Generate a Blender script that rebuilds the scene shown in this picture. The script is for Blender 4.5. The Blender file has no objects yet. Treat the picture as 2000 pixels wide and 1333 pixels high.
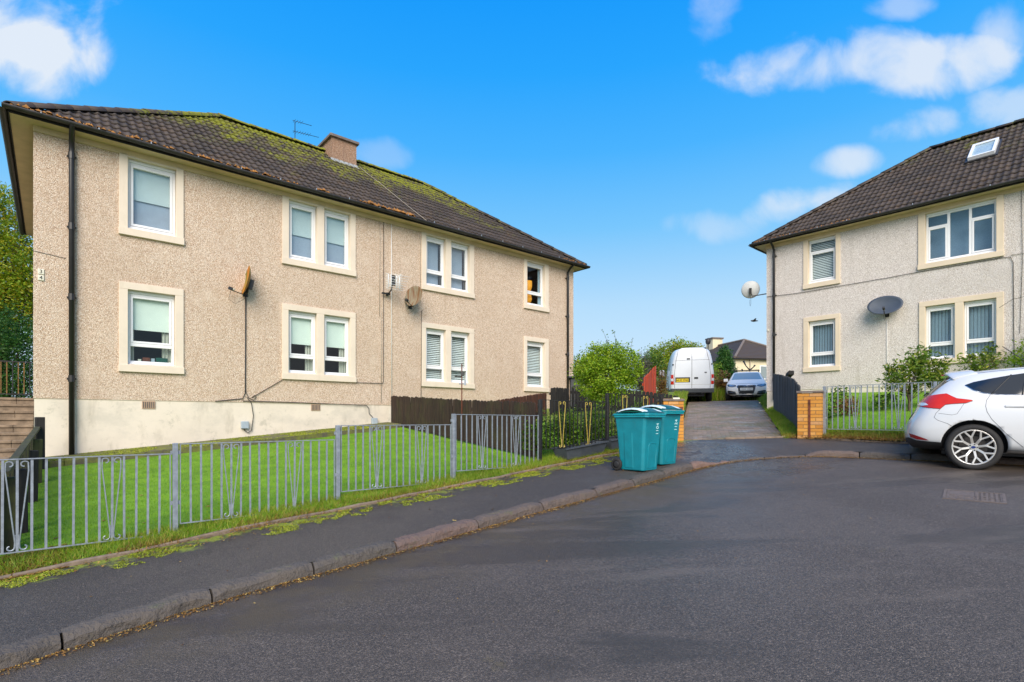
import bpy, bmesh, math, random
import numpy as np
from mathutils import Vector, Matrix, noise as mnoise
from mathutils.bvhtree import BVHTree
from mathutils.geometry import delaunay_2d_cdt

# ---------------------------------------------------------------- camera, sky, sun, exposure
scene = bpy.context.scene
COL = scene.collection
EYE = 1.65                       # camera height; heights below are metres above z = 0
cam_d = bpy.data.cameras.new("camera"); cam = bpy.data.objects.new("camera", cam_d); COL.objects.link(cam)
cam.location = (0, 0, EYE); cam.rotation_euler = (math.radians(90), 0, 0)
cam_d.sensor_width = 36.0; cam_d.lens = 18.9; cam_d.shift_y = 0.0768; cam_d.clip_end = 2000; cam_d.clip_start = .05
scene.camera = cam
SUN_EL, SUN_AZ = 36.0, 179.0     # degrees; azimuth clockwise from +Y
wd = bpy.data.worlds.new("World"); scene.world = wd; wd.use_nodes = True
sun_d = bpy.data.lights.new("sun", 'SUN'); sun = bpy.data.objects.new("sun", sun_d); COL.objects.link(sun)
sun_d.energy = 1.5; sun_d.angle = math.radians(44); sun_d.color = (1.0, 0.91, 0.80)
_a, _e = math.radians(SUN_AZ), math.radians(SUN_EL)
sun_dir = Vector((math.sin(_a)*math.cos(_e), math.cos(_a)*math.cos(_e), math.sin(_e)))
sun.rotation_euler = sun_dir.to_track_quat('Z', 'Y').to_euler()
scene.view_settings.view_transform = 'Standard'; scene.view_settings.look = 'None'
scene.view_settings.exposure = 1.75; scene.view_settings.gamma = 1.0; scene.view_settings.use_curve_mapping = False
scene.render.engine = 'CYCLES'
scene.cycles.max_bounces = 8; scene.cycles.transparent_max_bounces = 12

def sky_world():
    nt = wd.node_tree; N = nt.nodes; L = nt.links; N.clear()
    out = N.new('ShaderNodeOutputWorld'); bg = N.new('ShaderNodeBackground'); L.new(bg.outputs[0], out.inputs[0])
    tc = N.new('ShaderNodeTexCoord'); D = tc.outputs['Generated']
    sky = N.new('ShaderNodeTexSky'); sky.sky_type = 'NISHITA'; sky.sun_disc = False
    sky.sun_elevation = _e; sky.sun_rotation = _a; sky.altitude = 0; sky.air_density = 1.0; sky.dust_density = .6; sky.ozone_density = 3.0
    sep = N.new('ShaderNodeSeparateXYZ'); L.new(D, sep.inputs[0])
    def M(op, a, b=None, c=None, clamp=False):
        n = N.new('ShaderNodeMath'); n.operation = op; n.use_clamp = clamp
        for i, v in enumerate((a, b, c)):
            if v is None: continue
            if isinstance(v, (int, float)): n.inputs[i].default_value = v
            else: L.new(v, n.inputs[i])
        return n.outputs[0]
    # clear-sky colour by elevation
    cr = N.new('ShaderNodeValToRGB'); L.new(sep.outputs[2], cr.inputs[0])
    el = cr.color_ramp.elements
    K = 1.0
    stops = [(0.0, (.64, .82, .98)), (.10, (.60, .80, .98)), (.205, (.47, .735, .98)), (.33, (.19, .58, 1.0)), (.44, (.065, .46, 1.02)), (.54, (.018, .385, 1.02)), (.64, (.003, .32, 1.0)), (1.0, (.002, .24, .85))]
    while len(el) > 1: el.remove(el[-1])
    el[0].position = stops[0][0]; el[0].color = (*stops[0][1], 1)
    for p, c in stops[1:]:
        e = el.new(p); e.color = (*c, 1)
    # mix a share of the physical sky
    sc = N.new('ShaderNodeVectorMath'); sc.operation = 'SCALE'; L.new(sky.outputs[0], sc.inputs[0]); sc.inputs['Scale'].default_value = 0.12
    mx = N.new('ShaderNodeMix'); mx.data_type = 'RGBA'; mx.inputs[0].default_value = 0.05
    L.new(cr.outputs[0], mx.inputs[6]); L.new(sc.outputs[0], mx.inputs[7])
    # clouds: soft broken cumulus, planar projection
    inv = M('DIVIDE', 1.0, M('ADD', M('MAXIMUM', sep.outputs[2], 0.0), .16))
    cx = N.new('ShaderNodeCombineXYZ'); L.new(M('MULTIPLY', sep.outputs[0], inv), cx.inputs[0]); L.new(M('MULTIPLY', sep.outputs[1], inv), cx.inputs[1])
    n1 = N.new('ShaderNodeTexNoise'); n1.inputs['Scale'].default_value = 1.15; n1.inputs['Detail'].default_value = 6; n1.inputs['Roughness'].default_value = .5
    n1.inputs['Distortion'].default_value = .25
    mp = N.new('ShaderNodeMapping'); mp.inputs['Location'].default_value = (CLX, CLY, 0); L.new(cx.outputs[0], mp.inputs[0]); L.new(mp.outputs[0], n1.inputs['Vector'])
    # density of the general cloud field: scattered overhead and behind, added out of view to whiten the light
    front = N.new('ShaderNodeMapRange'); front.interpolation_type = 'SMOOTHSTEP'; L.new(sep.outputs[1], front.inputs[0])
    front.inputs[1].default_value = -.15; front.inputs[2].default_value = .45; front.inputs[3].default_value = .50; front.inputs[4].default_value = .80
    g = N.new('ShaderNodeMapRange'); g.interpolation_type = 'SMOOTHSTEP'; L.new(M('SUBTRACT', n1.outputs[0], front.outputs[0]), g.inputs[0])
    g.inputs[1].default_value = -.08; g.inputs[2].default_value = .10
    dens = g.outputs[0]
    # the clouds in view, each a noisy bank at its own bearing
    # the clouds in view, each a noisy bank at its own bearing and height (tangents of the angles from due north)
    fy = M('MAXIMUM', sep.outputs[1], .05); gu = M('DIVIDE', sep.outputs[0], fy); gw = M('DIVIDE', sep.outputs[2], fy)
    gc = N.new('ShaderNodeCombineXYZ'); L.new(gu, gc.inputs[0]); L.new(gw, gc.inputs[1])
    nn = N.new('ShaderNodeTexNoise'); nn.inputs['Scale'].default_value = 7.5; nn.inputs['Detail'].default_value = 7; nn.inputs['Roughness'].default_value = .52; nn.inputs['Distortion'].default_value = .35; L.new(gc.outputs[0], nn.inputs['Vector'])
    nn2 = N.new('ShaderNodeTexNoise'); nn2.inputs['Scale'].default_value = 2.6; nn2.inputs['Detail'].default_value = 3; L.new(gc.outputs[0], nn2.inputs['Vector'])
    banks = [(60, 75, 165, 85, 0, 1.1), (1640, 125, 230, 52, -3, .80), (1850, 120, 200, 55, -10, .85), (1960, 60, 70, 60, 0, .6), (1790, 250, 75, 32, -12, .55), (1650, 318, 85, 30, -5, .75), (1560, 400, 120, 34, -12, .75), (1390, 440, 80, 30, 0, .35), (1400, 30, 50, 55, 10, .32), (1990, 215, 90, 45, 0, .55), (730, 300, 70, 30, 0, .22), (1765, 10, 60, 25, 0, .4)]
    for (px, py, ax, ay, rot, amp) in banks:
        cu, cw = (px-1000)/1050, (820-py)/1050; r = math.radians(-rot)
        du = M('SUBTRACT', gu, cu); dw = M('SUBTRACT', gw, cw)
        X = M('MULTIPLY', M('ADD', M('MULTIPLY', du, math.cos(r)), M('MULTIPLY', dw, math.sin(r))), 1050/ax)
        Y = M('MULTIPLY', M('SUBTRACT', M('MULTIPLY', dw, math.cos(r)), M('MULTIPLY', du, math.sin(r))), 1050/ay)
        d2 = M('ADD', M('MULTIPLY', X, X), M('MULTIPLY', Y, Y))
        v = M('SUBTRACT', 1.0, M('MULTIPLY', d2, .62))
        v = M('ADD', v, M('MULTIPLY', M('SUBTRACT', nn.outputs[0], .5), 3.2))
        v = M('ADD', v, M('MULTIPLY', M('SUBTRACT', nn2.outputs[0], .5), 1.2))
        mr = N.new('ShaderNodeMapRange'); mr.interpolation_type = 'SMOOTHSTEP'; L.new(v, mr.inputs[0]); mr.inputs[1].default_value = .1; mr.inputs[2].default_value = 1.25; mr.inputs[4].default_value = amp
        near = M('MULTIPLY', M('LESS_THAN', d2, 9.0), M('GREATER_THAN', sep.outputs[1], .1))
        dens = M('MAXIMUM', dens, M('MULTIPLY', mr.outputs[0], near))
    dens = M('MINIMUM', dens, .93)
    up = M('GREATER_THAN', sep.outputs[2], -.02)
    dens = M('MULTIPLY', dens, up)
    cm = N.new('ShaderNodeMix'); cm.data_type = 'RGBA'; L.new(dens, cm.inputs[0]); L.new(mx.outputs[2], cm.inputs[6]); cm.inputs[7].default_value = (.80, .86, .94, 1)
    L.new(cm.outputs[2], bg.inputs[0]); bg.inputs[1].default_value = SKY_STRENGTH
CLX, CLY, SKY_STRENGTH = 3.1, 7.7, 0.30
sky_world()

# ---------------------------------------------------------------- node-material helpers
class NT:
    def __init__(s, name):
        s.m = bpy.data.materials.new(name); s.m.use_nodes = True; s.t = s.m.node_tree; s.N = s.t.nodes; s.L = s.t.links
        s.b = s.N['Principled BSDF']; s.out = s.N['Material Output']
        s._pos = None
    def set(s, k, v):
        i = s.b.inputs[k]
        if isinstance(v, (int, float)): i.default_value = v
        elif isinstance(v, tuple): i.default_value = (*v, 1) if len(v) == 3 else v
        else: s.L.new(v, i)
    def pos(s):
        if s._pos is None: s._pos = s.N.new('ShaderNodeNewGeometry').outputs['Position']
        return s._pos
    def obj(s): return s.N.new('ShaderNodeTexCoord').outputs['Object']
    def mapv(s, v, scale=(1, 1, 1), rot=(0, 0, 0)):
        n = s.N.new('ShaderNodeMapping'); n.inputs['Scale'].default_value = scale; n.inputs['Rotation'].default_value = rot; s.L.new(v, n.inputs[0]); return n.outputs[0]
    def noise(s, scale, detail=4, rough=.55, vec=None, dist=0.0):
        n = s.N.new('ShaderNodeTexNoise'); n.inputs['Scale'].default_value = scale; n.inputs['Detail'].default_value = detail; n.inputs['Roughness'].default_value = rough
        n.inputs['Distortion'].default_value = dist
        s.L.new(vec if vec is not None else s.pos(), n.inputs['Vector']); return n.outputs[0]
    def voro(s, scale, vec=None, feature='F1'):
        n = s.N.new('ShaderNodeTexVoronoi'); n.feature = feature; n.inputs['Scale'].default_value = scale
        s.L.new(vec if vec is not None else s.pos(), n.inputs['Vector']); return n
    def ramp(s, f, stops, interp='LINEAR'):
        n = s.N.new('ShaderNodeValToRGB'); n.color_ramp.interpolation = interp; e = n.color_ramp.elements
        while len(e) > 1: e.remove(e[-1])
        e[0].position = stops[0][0]; c = stops[0][1]; e[0].color = (*c, 1) if isinstance(c, tuple) else (c, c, c, 1)
        for p, c in stops[1:]:
            q = e.new(p); q.color = (*c, 1) if isinstance(c, tuple) else (c, c, c, 1)
        s.L.new(f, n.inputs[0]); return n.outputs[0]
    def mix(s, f, a, b, mode='MIX'):
        n = s.N.new('ShaderNodeMix'); n.data_type = 'RGBA'; n.blend_type = mode
        for i, v in ((0, f), (6, a), (7, b)):
            if isinstance(v, (int, float)): n.inputs[i].default_value = v if i == 0 else (v, v, v, 1)
            elif isinstance(v, tuple): n.inputs[i].default_value = (*v, 1)
            else: s.L.new(v, n.inputs[i])
        return n.outputs[2]
    def math(s, op, a, b=0.0, clamp=False):
        n = s.N.new('ShaderNodeMath'); n.operation = op; n.use_clamp = clamp
        for i, v in ((0, a), (1, b)):
            if isinstance(v, (int, float)): n.inputs[i].default_value = v
            else: s.L.new(v, n.inputs[i])
        return n.outputs[0]
    def dot(s, v, vec=None):
        n = s.N.new('ShaderNodeVectorMath'); n.operation = 'DOT_PRODUCT'; s.L.new(vec if vec is not None else s.pos(), n.inputs[0]); n.inputs[1].default_value = v; return n.outputs['Value']
    def smooth(s, f, a, b, lo=0.0, hi=1.0):
        n = s.N.new('ShaderNodeMapRange'); n.interpolation_type = 'SMOOTHSTEP'; s.L.new(f, n.inputs[0])
        for i, v in ((1, a), (2, b), (3, lo), (4, hi)): n.inputs[i].default_value = v
        return n.outputs[0]
    def bump(s, h, strength=.4, dist=.01, prev=None):
        n = s.N.new('ShaderNodeBump'); n.inputs['Strength'].default_value = strength; n.inputs['Distance'].default_value = dist; s.L.new(h, n.inputs['Height'])
        if prev is not None: s.L.new(prev, n.inputs['Normal'])
        s.L.new(n.outputs[0], s.b.inputs['Normal']); return n.outputs[0]
    def island(s): return s.N.new('ShaderNodeNewGeometry').outputs['Random Per Island']
    def rnd(s): return s.N.new('ShaderNodeObjectInfo').outputs['Random']

MATS = {}
def simple(name, col, rough=.6, metal=0.0, var=.12, scale=6.0, spec=None, coat=0.0, bump=0.0):
    m = NT(name)
    n = m.noise(scale, 5, .6)
    c = m.mix(m.ramp(n, [(.3, 0.0), (.7, 1.0)]), tuple(v*(1-var) for v in col), tuple(min(1, v*(1+var)) for v in col))
    m.set('Base Color', c); m.set('Roughness', rough); m.set('Metallic', metal)
    if spec is not None: m.set('Specular IOR Level', spec)
    if coat: m.set('Coat Weight', coat); m.set('Coat Roughness', .06)
    if bump: m.bump(m.noise(scale*8, 4), .3, bump)
    MATS[name] = m.m; return m.m

def pebble(name, cols, dirt, grey=0.0):
    m = NT(name)
    v = m.voro(76.0); v2 = m.voro(38.0)
    c = m.ramp(v.outputs['Color'], [(0, cols[0]), (.3, cols[0]), (.36, cols[1]), (.62, cols[1]), (.68, cols[2]), (.9, cols[2]), (.93, cols[3]), (1, cols[3])], 'LINEAR')
    gap = m.smooth(v.outputs['Distance'], .35, .8)
    c = m.mix(m.math('MULTIPLY', gap, .68), c, cols[3])
    big = m.noise(.55, 5, .6)
    c = m.mix(m.smooth(big, .42, .68, 0, .30), c, tuple(x*.78 for x in cols[1]))
    c = m.mix(m.smooth(m.noise(2.2, 5, .6), .5, .75, 0, .25), c, cols[2])
    # grime streaks under sills and eaves
    st = m.noise(3.0, 5, .6, m.mapv(m.pos(), (2.2, 2.2, .22)))
    c = m.mix(m.smooth(st, .52, .78, 0, .38), c, dirt)
    m.set('Base Color', c); m.set('Roughness', .92)
    h = m.math('SUBTRACT', 1.0, v.outputs['Distance'])
    b1 = m.bump(m.noise(5, 5), .3, .02)
    m.bump(h, .75, .012, b1)
    MATS[name] = m.m; return m.m
pebble('pebble_dash_beige', [(.77, .595, .445), (.64, .47, .335), (.89, .765, .625), (.25, .15, .095)], (.44, .31, .205))
pebble('pebble_dash_grey', [(.77, .70, .635), (.66, .59, .53), (.88, .82, .77), (.32, .26, .22)], (.40, .35, .285))
pebble('pebble_dash_brown', [(.44, .27, .17), (.34, .19, .115), (.55, .37, .26), (.12, .07, .045)], (.16, .10, .07))

def render_mat(name, base, stain, mossy=.0, zref=None):
    m = NT(name)
    c = m.mix(m.smooth(m.noise(1.2, 6, .65), .4, .7, 0, .5), base, tuple(x*.82 for x in base))
    st = m.noise(2.2, 6, .65, m.mapv(m.pos(), (1.5, 1.5, .5)))
    c = m.mix(m.smooth(st, .52, .74, 0, .6), c, stain)
    c = m.mix(m.smooth(m.noise(9, 5, .6), .58, .8, 0, .3), c, stain)
    m.set('Base Color', c); m.set('Roughness', .85); m.bump(m.noise(30, 6, .6), .2, .006)
    if name == 'plinth_render':
        w = m.smooth(m.noise(.9, 6, .7, m.mapv(m.pos(), (1, 1, 1.6))), .46, .66, 0, .55); c = m.mix(w, c, (.52, .47, .39)); c = m.mix(m.smooth(m.noise(3.5, 6, .75), .56, .70, 0, .5), c, (.36, .33, .25)); m.set('Base Color', c)
    MATS[name] = m.m; return m.m
render_mat('plinth_render', (.74, .65, .53), (.44, .38, .29))
render_mat('surround_stone', (.74, .63, .50), (.62, .52, .39))
render_mat('surround_yellow', (.70, .58, .43), (.60, .49, .34))
render_mat('cream_render', (.72, .62, .42), (.6, .5, .33))

def asphalt(name, base, kind):
    m = NT(name)
    t = m.dot((.7598, .6502, 0)); s_ = m.math('SUBTRACT', m.dot((.6502, -.7598, 0)), -6.4454)   # along the kerb / across it, 0 at the garden edge
    big = m.noise(.55, 5, .6); agg = m.voro(125.0); fine = m.noise(190, 3, .7); mid = m.noise(60, 5, .8)
    c = m.mix(m.smooth(big, .35, .68), tuple(x*.78 for x in base), tuple(x*1.22 for x in base))
    c = m.mix(m.smooth(agg.outputs['Distance'], .15, .6, .45, 0), c, tuple(min(1, x*2.1) for x in base))
    c = m.mix(m.ramp(agg.outputs['Color'], [(.60, 0.0), (.86, .75)]), c, tuple(x*2.6 for x in base))
    c = m.mix(m.ramp(mid, [(.42, .8), (.56, 0.0)]), c, tuple(x*.35 for x in base))
    # tyre-worn bands that follow the kerb, darker and smoother
    band = m.noise(1.0, 4, .55, m.mapv(m.pos(), (.35, 1.5, 1), (0, 0, -math.radians(42))), .4)
    bm = m.smooth(band, .50, .60)
    rough = m.mix(m.smooth(big, .45, .6), .62, .48)
    if kind == 'road':
        c = m.mix(m.math('MULTIPLY', bm, .6), c, tuple(x*.5 for x in base))
        silt = m.smooth(m.math('ADD', s_, m.math('MULTIPLY', m.math('SUBTRACT', m.noise(2.0, 4), .5), 1.1)), 1.9, 3.1, .85, 0)
        silt = m.math('MULTIPLY', silt, m.smooth(m.noise(3.5, 5, .65), .35, .62))
        c = m.mix(silt, c, (.088, .066, .038))
        rough = m.mix(bm, rough, .36)
        # wet patch near the dropped kerb
        dx = m.math('SUBTRACT', m.dot((1, 0, 0)), 3.6); dy = m.math('SUBTRACT', m.dot((0, 1, 0)), 8.9)
        r2 = m.math('ADD', m.math('MULTIPLY', dx, m.math('MULTIPLY', dx, .25)), m.math('MULTIPLY', dy, m.math('MULTIPLY', dy, .9)))
        wet = m.math('MULTIPLY', m.smooth(r2, .15, 1.6, 1, 0), m.smooth(m.noise(3.2, 6, .7), .40, .56))
        wet = m.math('MAXIMUM', wet, m.math('MULTIPLY', m.smooth(m.noise(.8, 6, .65), .60, .72), .35))
        c = m.mix(m.math('MULTIPLY', wet, .35), c, tuple(x*.6 for x in base)); rough = m.mix(wet, rough, .17)
        ex = m.math('ADD', m.dot((.94, .34, 0)), -2.6); ey = m.math('ADD', m.dot((-.34, .94, 0)), -4.9)
        r3 = m.math('ADD', m.math('MULTIPLY', ex, m.math('MULTIPLY', ex, 1.3)), m.math('MULTIPLY', ey, m.math('MULTIPLY', ey, .16)))
        damp = m.math('MULTIPLY', m.smooth(r3, .1, 1.9, 1, 0), m.smooth(m.noise(6.0, 6, .75), .36, .60, .25, 1))
        rough = m.mix(m.math('MULTIPLY', damp, .8), rough, .27)
        c = m.mix(m.smooth(m.noise(1.6, 5, .7), .66, .74, 0, .5), c, (.13, .10, .05))
        pale = m.smooth(m.noise(.9, 6, .65, m.mapv(m.pos(), (.5, 2.2, 1), (0, 0, -math.radians(35)))), .56, .70, 0, .5)
        c = m.mix(pale, c, tuple(x*1.7 for x in base))
    elif kind == 'pavement':
        edge = m.math('ADD', s_, m.math('MULTIPLY', m.math('SUBTRACT', m.noise(2.4, 6, .7), .5), 1.5))
        moss = m.math('MULTIPLY', m.smooth(edge, .02, .26, 1, 0), m.smooth(m.noise(7, 5, .7), .40, .52))
        c = m.mix(m.smooth(edge, .0, .8, .45, 0), c, (.030, .027, .022))
        c = m.mix(moss, c, m.mix(m.noise(18, 4), (.12, .16, .012), (.32, .36, .03)))
        dx = m.math('SUBTRACT', m.dot((1, 0, 0)), 3.55); dy = m.math('SUBTRACT', m.dot((0, 1, 0)), 10.2)
        r2 = m.math('ADD', m.math('MULTIPLY', dx, m.math('MULTIPLY', dx, .9)), m.math('MULTIPLY', dy, m.math('MULTIPLY', dy, .5)))
        wet = m.math('MULTIPLY', m.smooth(r2, .3, 1.5, 1, 0), m.smooth(m.noise(4.2, 6, .7), .36, .52))
        c = m.mix(m.math('MULTIPLY', wet, .3), c, (.05, .045, .05)); rough = m.mix(wet, rough, .15)
    m.set('Base Color', c); m.set('Roughness', rough)
    b = m.bump(m.math('ADD', fine, m.math('MULTIPLY', agg.outputs['Distance'], -1.2)), .8, .006)
    m.bump(m.noise(3, 4), .12, .03, b)
    MATS[name] = m.m; return m.m
asphalt('road_asphalt', (.094, .074, .059), 'road')
asphalt('pavement_asphalt', (.074, .059, .047), 'pavement')

def soil(name, a, b, sc=5):
    m = NT(name)
    c = m.mix(m.smooth(m.noise(sc, 6, .7), .35, .65), a, b); m.set('Base Color', c); m.set('Roughness', .95); m.bump(m.noise(40, 5, .7), .6, .02)
    MATS[name] = m.m; return m.m
soil('lawn_turf', (.10, .22, .008), (.17, .33, .010), 2.2)
soil('verge_turf', (.11, .18, .012), (.20, .24, .03))
soil('field_turf', (.10, .11, .03), (.17, .14, .06))
soil('mossy_concrete', (.09, .075, .06), (.16, .17, .025), 6)

def leafmat(name, stops, trans=.35, rough=.5, big=1.2):
    m = NT(name)
    c = m.ramp(m.island(), stops)
    c = m.mix(m.smooth(m.noise(big, 3), .35, .7, 0, .45), c, tuple(x*.62 for x in stops[0][1]))
    m.set('Base Color', c); m.set('Roughness', rough); m.set('Specular IOR Level', .35)
    tr = m.N.new('ShaderNodeBsdfTranslucent'); m.L.new(c, tr.inputs[0])
    ms = m.N.new('ShaderNodeMixShader'); ms.inputs[0].default_value = trans
    m.L.new(m.b.outputs[0], ms.inputs[1]); m.L.new(tr.outputs[0], ms.inputs[2]); m.L.new(ms.outputs[0], m.out.inputs[0])
    MATS[name] = m.m; return m.m
leafmat('leaf_bush', [(0, (.12, .24, .008)), (.4, (.20, .35, .012)), (.75, (.32, .46, .02)), (1, (.44, .52, .04))])
leafmat('leaf_autumn', [(0, (.12, .22, .008)), (.45, (.24, .36, .012)), (.8, (.42, .44, .02)), (1, (.58, .40, .03))])
leafmat('leaf_dark', [(0, (.018, .075, .014)), (.5, (.04, .14, .02)), (1, (.10, .22, .03))])
leafmat('leaf_hedge', [(0, (.03, .085, .006)), (.5, (.075, .17, .01)), (.85, (.16, .27, .02)), (1, (.3, .36, .03))])
leafmat('leaf_rhodo', [(0, (.05, .11, .01)), (.4, (.10, .19, .015)), (.75, (.22, .30, .03)), (1, (.42, .40, .06))])
leafmat('leaf_brown', [(0, (.10, .05, .02)), (.5, (.22, .11, .03)), (1, (.38, .22, .06))])
leafmat('leaf_grey', [(0, (.09, .085, .05)), (.6, (.15, .13, .09)), (1, (.20, .15, .11))])
leafmat('leaf_litter', [(0, (.10, .045, .015)), (.5, (.30, .15, .03)), (.8, (.45, .25, .05)), (1, (.5, .38, .12))], .1)
leafmat('grass_blade', [(0, (.09, .24, .004)), (.5, (.17, .40, .005)), (.85, (.30, .50, .008)), (1, (.44, .54, .04))], .4, big=1.6)
leafmat('verge_blade', [(0, (.12, .24, .010)), (.5, (.24, .38, .02)), (.82, (.42, .44, .05)), (1, (.55, .42, .14))], .35)
leafmat('moss', [(0, (.17, .22, .010)), (.5, (.33, .38, .018)), (1, (.5, .52, .05))], .15)

def tilemat(name, moss):
    m = NT(name)
    c = m.ramp(m.rnd(), [(0, (.027, .019, .014)), (.5, (.042, .029, .021)), (1, (.062, .043, .031))])
    c = m.mix(m.smooth(m.noise(14, 5, .65), .45, .75, 0, .4), c, (.085, .066, .053))
    c = m.mix(m.smooth(m.noise(2.0, 5, .65), .52, .68, 0, .5), c, (.09, .05, .02))
    MO = m.noise(1.1, 5, .65, dist=.3); MF = m.noise(9, 5, .7)
    h = m.dot((0, 0, 1))                                           # moss grows towards the ridge
    sum_ = m.math('ADD', MO, m.math('MULTIPLY', m.math('SUBTRACT', h, moss[0]), moss[1]))
    mk = m.math('MULTIPLY', m.smooth(sum_, .42, .72), m.smooth(m.math('ADD', MF, m.math('MULTIPLY', sum_, .25)), .60, .68))
    c = m.mix(mk, c, m.mix(m.noise(22, 4), (.085, .095, .010), (.28, .28, .018)))
    m.set('Base Color', c); m.set('Roughness', m.mix(mk, .66, .95)); m.bump(m.noise(60, 5, .7), .4, .006)
    MATS[name] = m.m; return m.m
tilemat('roof_tile_mossy', (8.55, .17))
tilemat('roof_tile', (10.6, .10))

def brickmat():
    m = NT('brick_orange')
    c = m.ramp(m.rnd(), [(0, (.46, .19, .028)), (.5, (.58, .255, .04)), (.85, (.64, .31, .065)), (1, (.48, .26, .12))])
    c = m.mix(m.smooth(m.noise(25, 5, .7), .5, .75, 0, .5), c, (.33, .13, .03)); m.set('Base Color', c); m.set('Roughness', .85); m.bump(m.noise(90, 4), .3, .004); MATS['brick_orange'] = m.m
    m = NT('paver')
    c = m.ramp(m.rnd(), [(0, (.15, .11, .075)), (.5, (.22, .16, .11)), (.8, (.27, .19, .13)), (1, (.18, .145, .115))])
    c = m.mix(m.smooth(m.noise(1.1, 5, .6), .44, .62, 0, .6), c, (.12, .11, .035)); c = m.mix(m.smooth(m.noise(20, 5, .7), .5, .7, 0, .4), c, (.06, .05, .045))
    w = m.smooth(m.noise(1.7, 6, .7), .52, .66)
    m.set('Base Color', c); m.set('Roughness', m.mix(w, .62, .28)); m.bump(m.noise(70, 4), .3, .004); MATS['paver'] = m.m
    m = NT('paver_sheet')      # the joined pavers further up: same stone, colour varies by block
    c = m.ramp(m.island(), [(0, (.15, .11, .075)), (.5, (.22, .16, .11)), (.8, (.27, .19, .13)), (1, (.18, .145, .115))])
    c = m.mix(m.smooth(m.noise(1.1, 5, .6), .44, .62, 0, .6), c, (.12, .11, .035)); c = m.mix(m.smooth(m.noise(20, 5, .7), .5, .7, 0, .4), c, (.06, .05, .045))
    w = m.smooth(m.noise(1.7, 6, .7), .52, .66)
    m.set('Base Color', c); m.set('Roughness', m.mix(w, .62, .28)); m.bump(m.noise(70, 4), .3, .004); MATS['paver_sheet'] = m.m
    m = NT('kerb_granite')
    c = m.ramp(m.rnd(), [(0, (.070, .058, .048)), (.3, (.105, .086, .070)), (.55, (.18, .10, .078)), (.75, (.085, .072, .06)), (1, (.20, .12, .09))])
    c = m.mix(m.smooth(m.noise(22, 6, .7), .42, .7, 0, .6), c, (.10, .085, .075)); c = m.mix(m.smooth(m.noise(4, 5, .7), .6, .75, 0, .5), c, (.13, .15, .04))
    m.set('Base Color', c); m.set('Roughness', .75); b = m.bump(m.noise(12, 5, .65), .9, .05); m.bump(m.noise(70, 5, .7), .5, .008, b); MATS['kerb_granite'] = m.m
brickmat()

def woodmat(name, a, b, green=0.0):
    m = NT(name)
    v = m.mapv(m.pos(), (9, 9, .8))
    c = m.mix(m.smooth(m.noise(3, 6, .6, v), .35, .65), a, b)
    r = m.rnd(); c = m.mix(m.math('MULTIPLY', r, .35), c, tuple(x*.5 for x in a))
    if green: c = m.mix(m.smooth(m.noise(2.6, 6, .7), .45, .7, 0, green), c, (.07, .08, .015))
    m.set('Base Color', c); m.set('Roughness', .8); m.bump(m.noise(5, 5, .6, v), .4, .006); MATS[name] = m.m; return m.m
woodmat('wood_dark_brown', (.020, .011, .008), (.045, .024, .016), .25)
woodmat('wood_black', (.010, .009, .009), (.024, .020, .018))
woodmat('wood_red_brown', (.07, .022, .012), (.12, .04, .02))
woodmat('wood_grey', (.050, .052, .058), (.085, .085, .088))
woodmat('wood_red', (.42, .045, .015), (.55, .07, .02))
woodmat('wood_mossy', (.03, .028, .015), (.06, .06, .02), .8)

simple('upvc_white', (.80, .80, .80), .25, var=.03)
simple('galvanised', (.27, .30, .34), .5, .35, .22, 18, bump=.002)
simple('iron_black', (.016, .016, .018), .45, 0, .3, 14)
simple('gold_paint', (.50, .38, .08), .5, .2, .25, 20)
simple('pipe_black', (.014, .013, .013), .4, 0, .3, 9)
simple('gutter_dark', (.030, .027, .026), .55, 0, .4, 7)
simple('soffit_cream', (.60, .47, .28), .7, 0, .12, 3)
simple('blind_cream', (.85, .88, .78), .8, 0, .03)
simple('blind_white', (.88, .88, .86), .6, 0, .03)
simple('blind_blue', (.36, .47, .56), .7, 0, .1, 40)
simple('curtain', (.6, .58, .5), .9, 0, .1)
simple('room_dark', (.10, .09, .08), .9)
simple('lamp_amber', (.75, .32, .03), .6)
_b = MATS['lamp_amber'].node_tree.nodes['Principled BSDF']; _b.inputs['Emission Color'].default_value = (1, .38, .03, 1); _b.inputs['Emission Strength'].default_value = .16
simple('dark_void', (.01, .01, .01), .9, var=0)
simple('cable_black', (.02, .02, .02), .6)
simple('cable_white', (.75, .75, .72), .5)
simple('cable_pale', (.42, .36, .28), .7)
simple('meter_box', (.36, .42, .47), .5)
simple('terracotta_vent', (.45, .30, .20), .8)
simple('concrete_step', (.22, .165, .115), .9, 0, .4, 5, bump=.004)
simple('concrete_edge', (.19, .14, .10), .9, 0, .35, 9, bump=.01)
simple('mortar', (.20, .13, .07), .95, 0, .2, 30)
simple('cap_stone', (.17, .135, .115), .9, 0, .3, 9, bump=.004)
simple('plaque', (.72, .68, .55), .6)
simple('rust', (.13, .035, .015), .85, 0, .5, 14)
simple('rail_rust', (.16, .09, .03), .85, 0, .6, 20)
simple('bin_teal', (.003, .20, .25), .45, 0, .16, 5, bump=.001)
simple('bin_lid', (.008, .07, .045), .16, 0, .2, 8)
simple('bin_rim', (.003, .25, .30), .35, 0, .08)
simple('rubber', (.018, .017, .017), .8, 0, .2, 30)
simple('plastic_black', (.02, .02, .022), .55, 0, .15)
simple('print_pale', (.55, .85, .85), .6, var=.05)
simple('planter_grey', (.06, .07, .085), .6, 0, .2, 7)
simple('bark', (.09, .065, .045), .95, 0, .35, 12, bump=.02)
simple('dish_grey', (.045, .06, .085), .6, 0, .12, 8)
simple('dish_white', (.60, .60, .58), .5, 0, .08)
simple('aerial_white', (.75, .76, .76), .5)
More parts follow.
